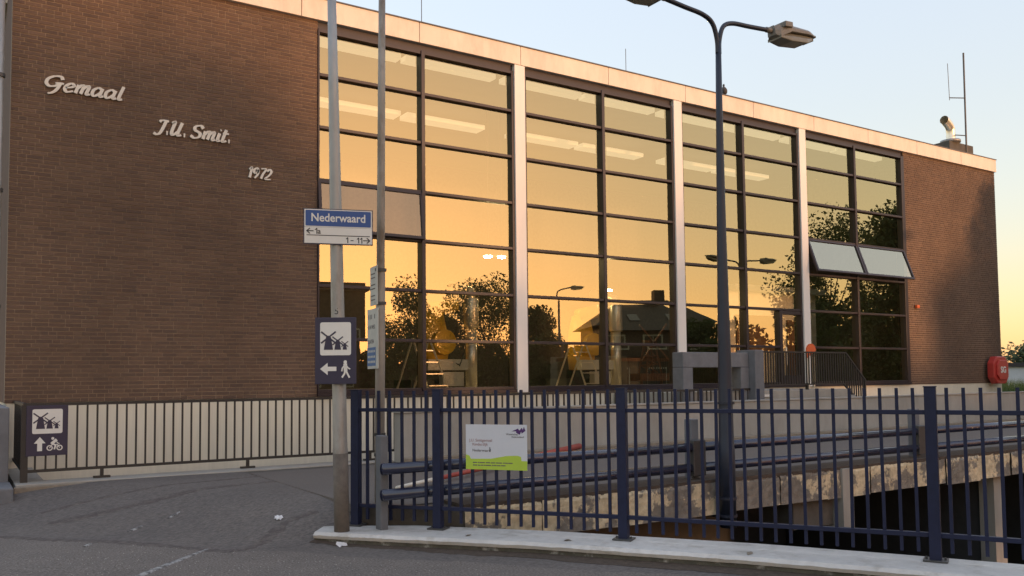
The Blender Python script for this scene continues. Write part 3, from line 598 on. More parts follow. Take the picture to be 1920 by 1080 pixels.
# ------------------------------------------------------------------ foreground coping and blue fence
t = thing('canal_coping', 'white painted coping along the canal edge under the blue fence', 'kerb', (4.5, -9, 0))
KB = [(x+.50, y+.33) for x, y in KF]
KB[0] = (3.02, -6.42)
KFs = []; KBs = []
for i in range(5):
    n = 22
    for k in range(n):
        f_ = k/n; KFs.append((KF[i][0]*(1-f_)+KF[i+1][0]*f_, KF[i][1]*(1-f_)+KF[i+1][1]*f_)); KBs.append((KB[i][0]*(1-f_)+KB[i+1][0]*f_, KB[i][1]*(1-f_)+KB[i+1][1]*f_))
mb = MB(); m_ = len(KFs)
for (a, b), (c, d_) in zip(KFs, KBs):
    j = random.uniform(-.006, .006); k = random.uniform(-.003, .003)
    mb.v += [(a+.012+j, b+.008, .045), (a+j, b, .075+k), (a+.03, b+.02, .1), (c, d_, .1), (c, d_, .0)]
for i in range(m_-1):
    for q in range(4): mb.f.append((5*i+q, 5*i+5+q, 5*i+6+q, 5*i+1+q))
mb.f.append((0, 1, 2, 3, 4))
mb.build('coping_top', 'kerbwhite', t)
mb = MB()
for (a, b), (c, d_) in zip(KFs, KBs): mb.v += [(a+.03, b+.02, -.1), (a+.022, b+.015, .052), (c-.02, d_-.01, .052), (c-.02, d_-.01, -2.6)]
for i in range(m_-1):
    for q in range(3): mb.f.append((4*i+q, 4*i+4+q, 4*i+5+q, 4*i+1+q))
mb.build('coping_base', 'moss', t)
# dirt line along its foot
mb = MB(); random.seed(5); dw = .08
for i, (a, b) in enumerate(KFs):
    dw = min(.17, max(.03, dw+random.gauss(0, .016))); w_ = dw; mb.v += [(a+.04, b+.03, gz(a, b)+.012), (a-w_*.8, b-w_*.55, gz(a, b)-.002)]
for i in range(m_-1): mb.f.append((2*i, 2*i+1, 2*i+3, 2*i+2))
o = mb.build('dirt', 'dirt'); o['kind'] = 'stuff'; o['label'] = 'brown dirt collected along the foot of the coping'; o['category'] = 'dirt'
t = thing('blue_fence', 'navy blue steel bar fence on the white coping', 'fence', (4.9, -8.6, .1))
pk = MB().box(-.0125, .0125, -.0125, .0125, 0, 1.235); pme = bpy.data.meshes.new('picket'); pme.from_pydata(pk.v, [], pk.f); pme.update()
FO = Vector((4.9, -8.6, .1)); counts = [6, 14, 20, 20]
for i, ((x0, y0), (x1, y1)) in enumerate(zip(FENCE, FENCE[1:])):
    d = Vector((x1-x0, y1-y0, 0)); L_ = d.length; dn = d/L_; n_ = counts[i]; ang = math.atan2(d.y, d.x)
    for z in (.295, 1.215): MB().bar(Vector((x0, y0, z))+dn*.035, Vector((x1, y1, z))-dn*.035, .045, .034).build('rail', 'blue', t, bevel=.003)
    for k in range(n_):
        p = Vector((x0, y0, .165))+d*((k+1)/(n_+1)); o = link('picket', pme, 'blue', t, p-FO); o.rotation_euler = (random.gauss(0, .0035), random.gauss(0, .0035), ang)
for i, (x, y) in enumerate(FENCE):
    j = min(i, len(FENCE)-2); d = Vector((FENCE[j+1][0]-FENCE[j][0], FENCE[j+1][1]-FENCE[j][1], 0)).normalized(); s_ = Vector((-d.y, d.x, 0))
    h = .041
    P = MB(); P.obox((x, y, .755), d*h, s_*h, (0, 0, .65)); po = P.build('post', 'blue', t, bevel=.004)
    MB().obox((x, y, 1.409), d*(h+.004), s_*(h+.004), (0, 0, .004)).build('post_cap', 'blue', po)
    MB().obox((x, y, .109), d*.085, s_*.075, (0, 0, .006)).build('base_plate', 'darksteel', po, bevel=.003)
    for sx in (-1, 1):
        c = Vector((x, y, .119))+d*.065*sx; MB().tube([c-Vector((0, 0, .004)), c+Vector((0, 0, .012))], .009, 6).build('bolt', 'darksteel', po)
# info sign on the fence
d = Vector((FENCE[2][0]-FENCE[1][0], FENCE[2][1]-FENCE[1][1], 0)).normalized(); n_ = Vector((d.y, -d.x, 0)); n_ = n_ if n_.dot(fw) < 0 else -n_
O = Vector((FENCE[1][0], FENCE[1][1], 0))+d*.302+n_*.03
t = thing('info_board', 'white and lime information board fixed on the blue fence', 'sign', tuple(O+Vector((.2, -.2, .67))))
Z3 = Vector((0, 0, 1)); O.z = .672; W_, H_ = .604, .412
MB().prism([(0, 0), (W_, 0), (W_, H_), (0, H_)], O, d, Z3, n_, -.004, .0).build('board', 'infowhite', t)
MB().prism([(0, 0), (W_, 0), (W_, .085), (W_-.055, .085), (W_-.06, .122), (W_-.09, .132), (W_-.2, .128), (.25, .10), (.05, .095), (.035, .125), (0, .135)], O, d, Z3, n_, .0, .0012).build('lime_band', 'lime', t)
text('J.U. Smitgemaal', .037, O+d*.035+Z3*.255+n_*.0012, d, Z3, 'redink', t, .001); text('Kinderdijk', .037, O+d*.065+Z3*.218+n_*.0012, d, Z3, 'redink', t, .001)
text('Nederwaard', .036, O+d*.065+Z3*.163+n_*.0012, d, Z3, 'fadeink', t, .001); text('1', .062, O+d*.225+Z3*.163+n_*.0012, d, Z3, 'ink', t, .001)
text('Waterschap', .024, O+d*.40+Z3*.318+n_*.0012, d, Z3, 'fadeink', t, .001); text('Rivierenland', .024, O+d*.455+Z3*.294+n_*.0012, d, Z3, 'fadeink', t, .001)
MB().prism([(.455, .352), (.50, .352), (.498, .34), (.535, .322), (.548, .352), (.552, .332), (.590, .358), (.575, .395), (.565, .365), (.555, .385), (.53, .36), (.518, .378)], O, d, Z3, n_, 0, .0012).build('logo', 'purple', t)
for row, ww in ((.058, (.05, .02, .06, .05, .05, .07, .02, .03, .05)), (.034, (.05, .03, .03, .02, .06, .02, .03, .04, .05))):
    x = .07
    for a in ww: MB().prism([(x, row), (x+a*.85, row), (x+a*.85, row+.009), (x, row+.009)], O, d, Z3, n_, .0012, .002).build('small_print', 'fadeink', t); x += a
# ------------------------------------------------------------------ pictogram helpers
def sail(x, y, a, l, w_): c, s = math.cos(R(a)), math.sin(R(a)); return [(x-s*w_, y+c*w_), (x+c*l-s*w_, y+s*l+c*w_), (x+c*l+s*w_, y+s*l-c*w_), (x+s*w_, y-c*w_)]
def mills(O, u, v, n, k, mat, parent):
    for cx_, b_, s_ in ((.27, .18, 1.), (.57, .18, .72), (.80, .18, .46)):
        z = b_
        MB().prism([((cx_-.15*s_)*k, z*k), ((cx_+.15*s_)*k, z*k), ((cx_+.10*s_)*k, (z+.30*s_)*k), ((cx_+.085*s_)*k, (z+.40*s_)*k), (cx_*k, (z+.46*s_)*k), ((cx_-.085*s_)*k, (z+.40*s_)*k), ((cx_-.10*s_)*k, (z+.30*s_)*k)], O, u, v, n, 0, .0015).build('mill_print', mat, parent)
        for i, a in enumerate((38, 142, 218, 322)): MB().prism(sail(cx_*k, (z+.40*s_)*k, a, .30*s_*k, .022*s_*k+.001), O, u, v, n, 0, .002+.0004*i).build('sail_print', mat, parent)
def rrect(w_, h_, r_): 
    out = []
    for cx_, cy_, a0 in ((w_-r_, r_, 270), (w_-r_, h_-r_, 0), (r_, h_-r_, 90), (r_, r_, 180)):
        out += [(cx_+r_*math.cos(R(a0+a)), cy_+r_*math.sin(R(a0+a))) for a in (0, 30, 60, 90)]
    return out
def ring(O, u, v, n, cx_, cy_, r0, r1, d0, d1, name, mat, parent):
    mb = MB(); k = 20; O = Vector(O)
    for dd in (d0, d1):
        for i in range(k):
            a = 2*math.pi*i/k
            for r_ in (r0, r1): mb.v.append(tuple(O+u*(cx_+r_*math.cos(a))+v*(cy_+r_*math.sin(a))+n*dd))
    for i in range(k):
        j = (i+1) % k; mb.f.append((2*k+2*i, 2*k+2*i+1, 2*k+2*j+1, 2*k+2*j))
    mb.build(name, mat, parent)
def pl(O, u, v, n, pts, wd, d1, name, mat, parent):
    mb = MB()
    for i, ((a, b), (c, e)) in enumerate(zip(pts, pts[1:])):
        q = Vector((c-a, e-b)); L_ = q.length; q /= L_; s_ = Vector((-q.y, q.x))*wd/2; a, b, c, e = a-q.x*wd*.3, b-q.y*wd*.3, c+q.x*wd*.3, e+q.y*wd*.3
        mb.prism([(a+s_.x, b+s_.y), (a-s_.x, b-s_.y), (c-s_.x, e-s_.y), (c+s_.x, e+s_.y)], O, u, v, n, 0, d1+.0003*i)
    mb.build(name, mat, parent)
# ------------------------------------------------------------------ pole with street name and mill sign
PA0, PA1 = Vector((3.05, -6.80, .02)), Vector((2.85, -7.02, 5.6))
t = thing('lamp_mast', 'thick tapered galvanised pole standing left of the blue fence', 'pole', tuple(PA0))
MB().tube([PA0+(PA1-PA0)*q for q in (-.01, .15, .155, .3, .5, .75, 1.)], [.070, .069, .066, .064, .058, .046, .036], 24).build('shaft', 'galv', t, True)
MB().tube([PA0+(PA1-PA0)*q for q in (-.01, .145)], [.0715, .0705], 24).build('ground_sleeve', pm('rust_sleeve', (.13, .11, .09), .8, .3, 12, .2, 60), t, True)
fa = -fw.copy(); fa.z = 0; fa.normalize(); ra = Vector((rt.x, rt.y, 0)).normalized()
def onA(z): return PA0+(PA1-PA0)*((z-PA0.z)/(PA1.z-PA0.z))
text('5', .085, onA(2.115)+fa*.062-ra*.02, ra, Z3, 'ink', t, .001)
# mill sign
O = onA(1.77)+fa*.085-ra*.20; O.z = 1.47
s = thing('windmill_sign', 'navy sign with mills, left arrow and walker on the thick pole', 'sign', tuple(O+ra*.19))
MB().prism([(0, 0), (.378, 0), (.378, .615), (0, .615)], O, ra, Z3, fa, -.03, 0).build('panel', 'navy', s, bevel=.004)
O2 = O+ra*.048+Z3*.265; MB().prism(rrect(.285, .305, .018), O2, ra, Z3, fa, 0, .0015).build('white_field', 'signwhite', s)
mills(O2+fa*.0015, ra, Z3, fa, .285, 'navy', s)
O3 = O+ra*.048+Z3*.075; MB().prism([(0, .065), (.07, .122), (.07, .085), (.15, .085), (.15, .045), (.07, .045), (.07, .008)], O3, ra, Z3, fa, 0, .0015).build('arrow', 'signwhite', s)
O4 = O+ra*.245+Z3*.06; ring(O4, ra, Z3, fa, .035, .142, 0, .016, 0, .002, 'walker_head', 'signwhite', s)
pl(O4, ra, Z3, fa, [(.035, .118), (.038, .065)], .034, .0015, 'walker_body', 'signwhite', s); pl(O4, ra, Z3, fa, [(.038, .07), (.055, .035), (.072, .002)], .016, .003, 'walker_leg', 'signwhite', s); pl(O4, ra, Z3, fa, [(.036, .07), (.028, .035), (.008, .004)], .016, .0045, 'walker_leg', 'signwhite', s)
pl(O4, ra, Z3, fa, [(.03, .115), (.008, .085), (.004, .06)], .011, .006, 'walker_arm', 'signwhite', s); pl(O4, ra, Z3, fa, [(.042, .112), (.062, .088), (.078, .078)], .011, .0075, 'walker_arm', 'signwhite', s)
# street name plate
ang = R(-18); u_ = Vector((math.cos(ang), math.sin(ang), 0)); nn = Vector((u_.y, -u_.x, 0)); 
O = onA(2.9)+nn*.07-u_*.29; O.z = 2.765
s = thing('street_name_sign', 'blue and white street name plate on the thick pole', 'sign', tuple(O+u_*.3))
MB().prism([(-.008, -.008), (.622, -.008), (.622, .322), (-.008, .322)], O, u_, Z3, nn, -.024, -.002).build('backing', 'navy', s)
MB().prism([(0, 0), (.614, 0), (.614, .148), (0, .148)], O, u_, Z3, nn, -.002, 0).build('white_plate', 'signwhite', s)
MB().prism([(0, .15), (.614, .15), (.614, .314), (0, .314)], O, u_, Z3, nn, -.002, 0).build('blue_border', 'signwhite', s)
MB().prism(rrect(.594, .146, .008), O+u_*.01+Z3*.159, u_, Z3, nn, 0, .0012).build('blue_plate', 'signblue', s)
text('Nederwaard', .106, O+u_*.307+Z3*.203+nn*.0012, u_, Z3, 'signwhite', s, .0015, align='CENTER', bold=.0018, sx=.92)
text('a', .07, O+u_*.118+Z3*.088+nn*.0005, u_, Z3, 'ink', s, .0012, bold=.001)
for x, z in ((.098, .088), (.378, .010), (.478, .010), (.507, .010)): pl(O+u_*x+Z3*z, u_, Z3, nn, [(.0, .036), (.014, .048), (.014, .0)], .0085, .001, 'numeral', 'ink', s)
pl(O+u_*.42+Z3*.032, u_, Z3, nn, [(0, 0), (.022, 0)], .008, .001, 'dash', 'ink', s)
MB().prism([(.02, .070), (.594, .070), (.594, .077), (.02, .077)], O, u_, Z3, nn, 0, .0012).build('rule', 'ink', s)
pl(O, u_, Z3, nn, [(.08, .112), (.024, .112)], .009, .001, 'arrow', 'ink', s); pl(O, u_, Z3, nn, [(.048, .135), (.022, .112), (.048, .089)], .009, .002, 'arrow', 'ink', s)
pl(O, u_, Z3, nn, [(.535, .034), (.592, .034)], .009, .001, 'arrow', 'ink', s); pl(O, u_, Z3, nn, [(.568, .057), (.594, .034), (.568, .011)], .009, .002, 'arrow', 'ink', s)
# thinner pole with faded signs
PB0, PB1 = Vector((3.56, -6.50, .1)), Vector((3.47, -6.80, 5.6))
t = thing('sign_pole', 'thin weathered grey pole behind the first blue fence post', 'pole', tuple(PB0))
MB().tube([PB0+(PB1-PB0)*q for q in (0, .3, .45, .455, .75, 1)], [.049, .048, .046, .041, .037, .033], 18).build('shaft', 'pole2', t, True)
def onB(z): return PB0+(PB1-PB0)*((z-PB0.z)/(PB1.z-PB0.z))
for z in (.75, .95, 2.25, 2.58): MB().tube([onB(z), onB(z+.03)], .058, 14).build('clamp', 'darksteel', t)
v_ = Vector((.12, .99, 0)).normalized(); nB = Vector((-v_.y, v_.x, 0))
uS = -v_      # reads left to right from far end to near end
def psign(z0, h, wd, mat, label, nm):
    c = onB(z0+h/2); O = Vector((c.x, c.y, z0))+nB*.055+v_*(wd*.72)
    s = thing(nm, label, 'sign', tuple(O)); MB().prism([(0, 0), (wd, 0), (wd, h), (0, h)], O, uS, Z3, nB, -.008, 0).build('panel', mat, s, bevel=.003); return s, O
s, O = psign(1.615, .60, .36, 'signgrey', 'faded white notice with pale blue strip on the thin pole', 'notice_sign')
MB().prism([(.0, .03), (.285, .03), (.285, .215), (.0, .215)], O, uS, Z3, nB, 0, .0015).build('blue_strip', 'paleblue', s)
for tx, z, sz in (('A N WEG', .40, .055), ('PLATEN', .255, .055)): text(tx, sz, O+uS*.03+Z3*z, uS, Z3, 'fadeink', s, .0012, bold=.001)
for z in (.165, .11, .06): 
    for k in range(5): MB().prism([(.02+.052*k, z), (.058+.052*k, z), (.058+.052*k, z+.022), (.02+.052*k, z+.022)], O, uS, Z3, nB, .0015, .002).build('small_print', 'signgrey', s)
for k in (0, 1, 2, 4): MB().prism([(.04+.05*k, .50), (.06+.05*k, .50), (.06+.05*k, .545), (.04+.05*k, .545)], O, uS, Z3, nB, 0, .0012).build('worn_print', 'fadeink', s)
s, O = psign(2.245, .39, .24, 'signgrey', 'small narrow faded plate at the top of the thin pole notices', 'notice_plate')
for z in (.05, .09, .16, .20, .27, .31): MB().prism([(.02, z), (.17, z), (.17, z+.012), (.02, z+.012)], O, uS, Z3, nB, 0, .0012).build('small_print', 'fadeink', s)
# mill sign on the railing end
O = Vector((.735, RY-.05, .60)); u_ = Vector((1, 0, 0)); nn = Vector((0, -1, 0)); O.z = .605
s = thing('cycle_route_sign', 'navy sign with mills, up arrow and cyclist on the black railing end', 'sign', tuple(O+u_*.2))
MB().prism([(0, 0), (.46, 0), (.46, .625), (0, .625)], O, u_, Z3, nn, -.025, 0).build('panel', 'navy', s, bevel=.004)
O2 = O+u_*.065+Z3*.275; MB().prism(rrect(.335, .305, .02), O2, u_, Z3, nn, 0, .0015).build('white_field', 'signwhite', s)
mills(O2+nn*.0015, u_, Z3, nn, .335, 'navy', s)
O3 = O+u_*.085+Z3*.06; MB().prism([(.065, .175), (.0, .095), (.038, .095), (.038, 0), (.092, 0), (.092, .095), (.13, .095)], O3, u_, Z3, nn, 0, .0015).build('arrow', 'signwhite', s)
O4 = O+u_*.225+Z3*.06
for cx_ in (.035, .145): ring(O4, u_, Z3, nn, cx_, .035, .022, .035, 0, .002, 'cycle_wheel', 'signwhite', s)
pl(O4, u_, Z3, nn, [(.035, .035), (.06, .075), (.12, .075), (.145, .035)], .010, .002, 'cycle_frame', 'signwhite', s); pl(O4, u_, Z3, nn, [(.06, .09), (.105, .13)], .034, .003, 'rider_body', 'signwhite', s); pl(O4, u_, Z3, nn, [(.065, .09), (.10, .065), (.088, .02)], .018, .004, 'rider_leg', 'signwhite', s)
pl(O4, u_, Z3, nn, [(.105, .125), (.12, .095), (.14, .085)], .010, .006, 'rider_arm', 'signwhite', s); ring(O4, u_, Z3, nn, .068, .152, 0, .017, 0, .003, 'rider_head', 'signwhite', s)
# ------------------------------------------------------------------ lamps
def lamphead(t, p, dx):
    p = Vector(p); X = Vector((dx*math.cos(R(4)), 0, math.sin(R(4)))); Y = Vector((0, 1, 0)); Zv = X.cross(Y)*(1 if dx > 0 else -1); Zv = Zv if Zv.z > 0 else -Zv
    MB().tube([p-X*.10, p+X*.03], .034, 10).build('spigot', 'lampgrey', t, True)
    def loft(st, name, mat):
        mb = MB()
        for (a, hw, z0, z1) in st:
            for sy, zz in ((-1, z0), (-1, (z0+z1)/2), (-.7, z1), (.7, z1), (1, (z0+z1)/2), (1, z0)): mb.v.append(tuple(p+X*a+Y*(hw*sy)+Zv*zz))
        k = 6
        for i in range(len(st)-1):
            for q in range(k): mb.f.append((k*i+q, k*i+(q+1) % k, k*(i+1)+(q+1) % k, k*(i+1)+q))
        mb.f += [tuple(range(k)), tuple(k*(len(st)-1)+q for q in reversed(range(k)))]
        mb.build(name, mat, t, bevel=.008)
    loft([(0, .055, -.06, .05), (.06, .10, -.10, .065), (.24, .13, -.02, .075), (.60, .125, -.01, .06), (.78, .06, .0, .025)], 'housing', 'lampgrey')
    loft([(.05, .10, -.105, -.06), (.25, .115, -.135, -.024), (.55, .11, -.12, -.014), (.70, .075, -.06, -.006)], 'bowl', 'lampbowl')
    MB().obox(p+X*.17+Zv*.06+Y*-.02, X*.07, Y*.13, Zv*.035).build('hinge', 'lampgrey', t, bevel=.01)
def dbl_lamp(x, y, z0, label):
    t = thing('street_lamp', label, 'street lamp', (x, y, z0), 'double armed lamps on the bridge edge')
    MB().tube([(x, y, z0), (x, y, z0+.9), (x, y, z0+.92), (x, y, 1.6), (x, y, 3.2), (x+.01, y, 4.6), (x+.02, y, 5.5)], [.094, .094, .088, .078, .055, .040, .033], 20).build('shaft', 'lampblue', t, True)
    for z in (z0+.12, z0+.32, z0+1.42): MB().tube([(x, y, z), (x, y, z+.03)], .104, 20).build('clamp', 'lampblue', t)
    MB().box(x-.06, x+.06, y+.085, y+.26, z0+.1, z0+.45).build('bracket', 'darksteel', t)
    for dx in (-1, 1):
        P = smoothpath([(x+.02+dx*.012, y, 5.35), (x+.02+dx*.02, y, 5.52), (x+.02+dx*.09, y, 5.70), (x+.02+dx*.25, y, 5.775), (x+.02+dx*.55, y, 5.80), (x+.02+dx*.95, y, 5.835)], 6)
        MB().tube(P, .028, 12).build('arm', 'lampblue', t, True); lamphead(t, P[-1], dx)
dbl_lamp(7.55, -7.36, -.24, 'dark blue double armed street lamp rising before the third window bay')
dbl_lamp(24.15, -7.36, -.24, 'farther double armed street lamp mirrored in the third window bay')
t = thing('street_lamp', 'single armed street lamp mirrored in the second window bay', 'street lamp', (25.0, -20.2, 0))
MB().tube([(25, -20.2, 0), (25, -20.2, 5.4)], [.09, .05], 14).build('shaft', 'lampblue', t, True); MB().tube(smoothpath([(25, -20.2, 5.35), (25.05, -20.2, 5.7), (25.4, -20.2, 5.85), (25.9, -20.2, 5.95)], 5), .035, 10).build('arm', 'lampblue', t, True); lamphead(t, (25.9, -20.2, 5.95), 1)
# ------------------------------------------------------------------ trees, houses behind the camera (mirrored in the glass, or added for shade) and far right
def tree(x, y, h, r_, label, n=5000, trunk=.25, low=.25, leaf='leaf', group=None, ls=.16, name='broadleaf_tree', flat=1.):
    rs = random.Random(int(x*131+y*17)); t = thing(name, label, 'tree', (x, y, -.1), group)
    tr = MB(); top = h*.55; tr.tube([(x, y, -.1), (x+rs.uniform(-.1, .1), y, h*.25), (x+rs.uniform(-.2, .2), y, top)], [trunk*.5, trunk*.36, trunk*.16], 8)
    clumps = []
    for i in range(34):
        a = rs.uniform(0, 6.283); q = math.sqrt(rs.random()); zz = low+(1-low)*rs.random()
        prof = math.sin(math.pi*min(1, max(.08, (zz-low)/(1-low)*.88+.1)))**.6
        p = Vector((x+r_*.8*q*prof*math.cos(a), y+r_*.8*q*prof*math.sin(a)*flat, h*(zz*.93)))
        clumps.append((p, r_*rs.uniform(.24, .46)))
        if i % 2 == 0: b = Vector((x, y, h*rs.uniform(.2, .5))); tr.tube([b, b.lerp(p, .5)+Vector((0, 0, .1)), p], [trunk*.18, trunk*.1, trunk*.04], 6)
    tr.build('trunk', 'bark', t, True)
    c = MB()
    for i in range(n):
        p, cr = rs.choice(clumps); d = Vector((rs.gauss(0, 1), rs.gauss(0, 1), rs.gauss(0, .8))); d = d.normalized()*cr*rs.random()**.4
        q = p+d; u_ = Vector((rs.gauss(0, 1), rs.gauss(0, 1), rs.gauss(0, 1))).normalized(); v_ = u_.orthogonal().normalized(); s_ = ls*rs.uniform(.5, 1.1)
        c.add([q-u_*s_, q+v_*s_*.5, q+u_*s_, q-v_*s_*.5], [(0, 1, 2, 3)])
    c.build('crown', leaf, t)
def mir(az, d): return d*math.sin(R(az)), 14.4947-d*math.cos(R(az))
for az, d, h, r_, lb in ((25.9, 50, 6.9, 2.5, 'dark tree mirrored at the first mullion of the left bay'), (31.0, 52, 7.8, 3.1, 'wide dark tree mirrored above the left yellow engine'), (28.3, 53, 5.6, 2.0, 'low dark tree mirrored between the two left trees'), (34.4, 48, 5.8, 1.5, 'narrow tree mirrored left in the second bay'),
                        (53.2, 45, 9.7, 3.2, 'tall dense tree mirrored above the open right windows'), (57.2, 35, 7.7, 2.3, 'loose tree mirrored at the far right of the glass'), (45.3, 50, 4.9, 1.8, 'round bush mirrored left in the third bay')):
    X_, Y_ = mir(az, d); tree(X_, Y_, h, r_, lb, 15000, group='trees across the street', ls=.10, low=.12)
def hedge(p, q, h, label):
    rs = random.Random(int(p[0]*7)); t = thing('hedge', label, 'hedge', (p[0], p[1], -.1), 'hedges across the street'); P, Q = Vector((*p, 0)), Vector((*q, 0)); c = MB(); n = int((Q-P).length*420)
    sd_ = (Q-P).normalized().cross(Z3)
    for i in range(n):
        f_ = rs.random(); hh = h*(.85+.15*math.sin(f_*19+p[0])+.1*math.sin(f_*47)); o_ = P.lerp(Q, f_)+sd_*rs.uniform(-.8, .8)+Vector((0, 0, hh*rs.random()**.7))
        u_ = Vector((rs.gauss(0, 1), rs.gauss(0, 1), rs.gauss(0, 1))).normalized(); v_ = u_.orthogonal().normalized(); s_ = .22*rs.uniform(.5, 1.1); c.add([o_-u_*s_, o_+v_*s_*.5, o_+u_*s_, o_-v_*s_*.5], [(0, 1, 2, 3)])
    c.build('foliage', 'leaf', t)
    MB().bar(P+Vector((0, 0, h*.3)), Q+Vector((0, 0, h*.3)), .5, h*.6).build('stems', 'bark', t)
hedge(mir(12, 54), mir(24, 56), 3.9, 'hedge mirrored low in the left window bay'); hedge(mir(23.2, 58), mir(37.5, 60), 3.8, 'hedge mirrored low in the second window bay')
hedge(mir(38, 66), mir(47, 64), 3.6, 'hedge mirrored behind the hipped house'); hedge(mir(46.5, 52), mir(63, 46), 4.7, 'hedge mirrored low in the right window bays')
hedge(mir(52.3, 50), mir(61, 47), 6.7, 'tall dense hedge mirrored behind the lower right panes')
def house(cx_, cy_, w_, dp, eave, ridge, rot, label, flatroof=False):
    t = thing('house', label, 'house', (cx_, cy_, -.1)); ca, sa = math.cos(rot), math.sin(rot)
    def T(x, y, z): return (cx_+x*ca-y*sa, cy_+x*sa+y*ca, z)
    def tb(mb): mb.v = [T(*v) for v in mb.v]; return mb
    tb(MB().box(-w_/2, w_/2, -dp/2, dp/2, -.1, eave)).build('wall', 'housewall', t)
    if flatroof: tb(MB().box(-w_/2-.2, w_/2+.2, -dp/2-.2, dp/2+.2, eave+.003, eave+.25)).build('roof', 'roof', t)
    else:
        e = .5; a = w_/2+e; b = dp/2+e; rl = w_*.22
        rf = MB().add([(-a, -b, eave), (a, -b, eave), (a, b, eave), (-a, b, eave), (-rl, 0, ridge), (rl, 0, ridge)], [(0, 1, 5, 4), (1, 2, 5), (2, 3, 4, 5), (3, 0, 4), (3, 2, 1, 0)]); rf = tb(rf).build('roof', 'roof', t)
        tb(MB().box(.6, 1.3, -.3, .4, ridge-.5, ridge+.65)).build('chimney', 'housewall', rf)
        for x in (-.9, 1.7): 
            s_ = (ridge-eave)/b; yy = b*.55; z = eave+(b-yy)*s_; tb(MB().obox((x, yy, z+.03), (.35, 0, 0), (0, .45, -.45*s_), (0, .02, .03))).build('skylight', 'houseglass', rf)
    n = max(2, int(w_/1.9))
    for st in range(2):
        z0 = .8+st*2.5
        if z0+1.3 > eave: continue
        for i in range(n):
            x = -w_/2+(i+.5)*w_/n; f_ = tb(MB().box(x-.65, x+.65, dp/2, dp/2+.06, z0, z0+1.35)).build('window', 'housewhite', t); tb(MB().box(x-.55, x-.03, dp/2+.061, dp/2+.08, z0+.1, z0+1.25).box(x+.03, x+.55, dp/2+.061, dp/2+.08, z0+.1, z0+1.25)).build('pane', 'houseglass', f_)
X_, Y_ = mir(41.3, 59); house(X_, Y_, 7.4, 6.5, 4.9, 6.9, R(25), 'house with dark hipped roof mirrored in the second window bay')
for x, h, lb in ((12.2, 10.0, 'leftmost unseen tall tree behind the flat roofed house, added to shade the brick wall'), (16.0, 9.9, 'middle unseen tall tree behind the flat roofed house, added to shade the brick wall'), (19.4, 9.7, 'right unseen tall tree behind the flat roofed house, added to shade the brick wall')):
    tree(x, -45.5, h, 3.4, lb, 9000, group='trees across the street', ls=.3, low=.1)  # unseen trees added to keep the low sun off the left brickwork
X_, Y_ = mir(15.2, 54.5); house(X_, Y_, 13.6, 6, 6.9, 7, R(10), 'flat roofed dark house mirrored at the left brick edge', True)  # widened beyond its mirrored part to keep the low sun off the ground
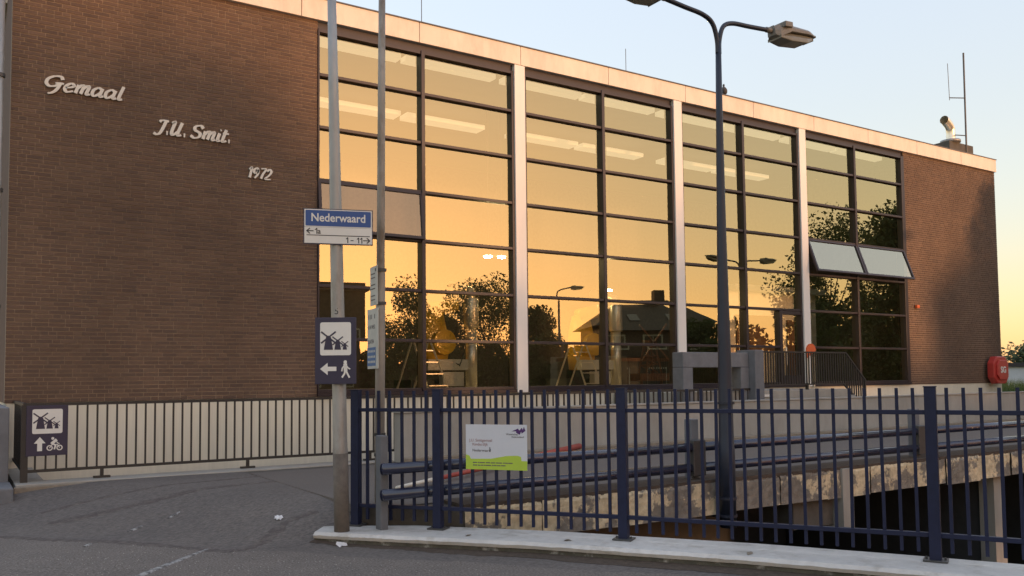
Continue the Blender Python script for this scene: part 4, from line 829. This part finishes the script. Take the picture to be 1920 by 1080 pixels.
# far right of the photo
tree(70, 19.5, 3.5, 3.4, 'far dark green tree just right of the building corner', 5000, ls=.22, low=.05, group='far trees on the right'); tree(78, 20.5, 4.0, 4.2, 'farther green tree at the right picture edge', 5000, ls=.22, low=.05, group='far trees on the right')
rs = random.Random(3); c = MB()
for i in range(14000):
    x = 33+rs.random()*14; y = .5+(x-33)*.45+rs.uniform(-1.5, 5); h = rs.uniform(.5, 1.35); a = rs.uniform(0, 3.14); w_ = .018; lx, ly = rs.gauss(0, .15), rs.gauss(0, .15)
    c.add([(x-w_*math.cos(a), y-w_*math.sin(a), -.1), (x+w_*math.cos(a), y+w_*math.sin(a), -.1), (x+lx, y+ly, h)], [(0, 1, 2)])
o = c.build('reeds', 'leaf2', kind='stuff'); o['label'] = 'bright green reed bank right of the building corner'; o['category'] = 'reeds'
t = thing('far_shed', 'small pale shed among the greenery at the right edge', 'shed', (66, 17, -.1)); MB().box(64.6, 68, 16, 19, -.1, 2.0).build('wall', 'shed', t); MB().box(64.4, 68.2, 15.8, 19.2, 2.003, 2.3).build('roof', 'roof', t)
# litter and leaves in the foreground
rs = random.Random(9)
for i, (x, y, lb) in enumerate(((2.98, -6.98, 'white scrap of paper at the foot of the thick pole'), (2.72, -5.95, 'crumpled white scrap on the dark asphalt seam'))):
    mb = MB(); z = gz(x, y)
    for k in range(5): u_ = Vector((rs.gauss(0, 1), rs.gauss(0, 1), rs.gauss(0, .5))).normalized()*.03; v_ = u_.orthogonal().normalized()*.018; q = Vector((x+rs.uniform(-.03, .03), y+rs.uniform(-.03, .03), z+.015)); mb.add([q-u_-v_, q+u_-v_, q+u_+v_, q-u_+v_], [(0, 1, 2, 3)])
    tag(mb.build('paper_scrap', 'litter'), lb, 'litter')
for i, (x, y, lb) in enumerate(((4.48, -8.42, 'curled brown dead leaf on the white coping left of the middle fence post'), (5.30, -9.72, 'curled brown dead leaf on the white coping below the lamp post'), (3.9, -7.72, 'curled brown dead leaf on the white coping below the information board'))):
    mb = MB(); 
    for k in range(3): q = Vector((x+rs.uniform(-.03, .03), y+rs.uniform(-.03, .03), .108)); a = rs.uniform(0, 3); u_ = Vector((math.cos(a), math.sin(a), .15))*.035; v_ = Vector((-math.sin(a), math.cos(a), .1))*.018; mb.add([q-u_, q+v_, q+u_, q-v_], [(0, 1, 2, 3)])
    tag(mb.build('dead_leaf', 'kerbstone'), lb, 'leaf', 'dead leaves on the coping')
mb = MB()
for i in range(1500):
    x, y = rs.uniform(.2, 3.6), rs.uniform(-9.5, -5.8)
    if x > kx(y)-.05 or gs(x, y) > -.02: continue
    s_ = rs.uniform(.003, .008); z = gz(x, y)-.004+.004*math.sin(x*2.1+y*1.3); mb.add([(x-s_, y, z), (x, y-s_, z), (x+s_, y, z), (x, y+s_, z), (x, y, z+s_)], [(0, 1, 4), (1, 2, 4), (2, 3, 4), (3, 0, 4)])
o = mb.build('grit', 'concrete', kind='stuff'); o['label'] = 'pale grit scattered over the foreground asphalt'; o['category'] = 'grit'
for o in bpy.data.objects:
    if '_o' in o: del o['_o']
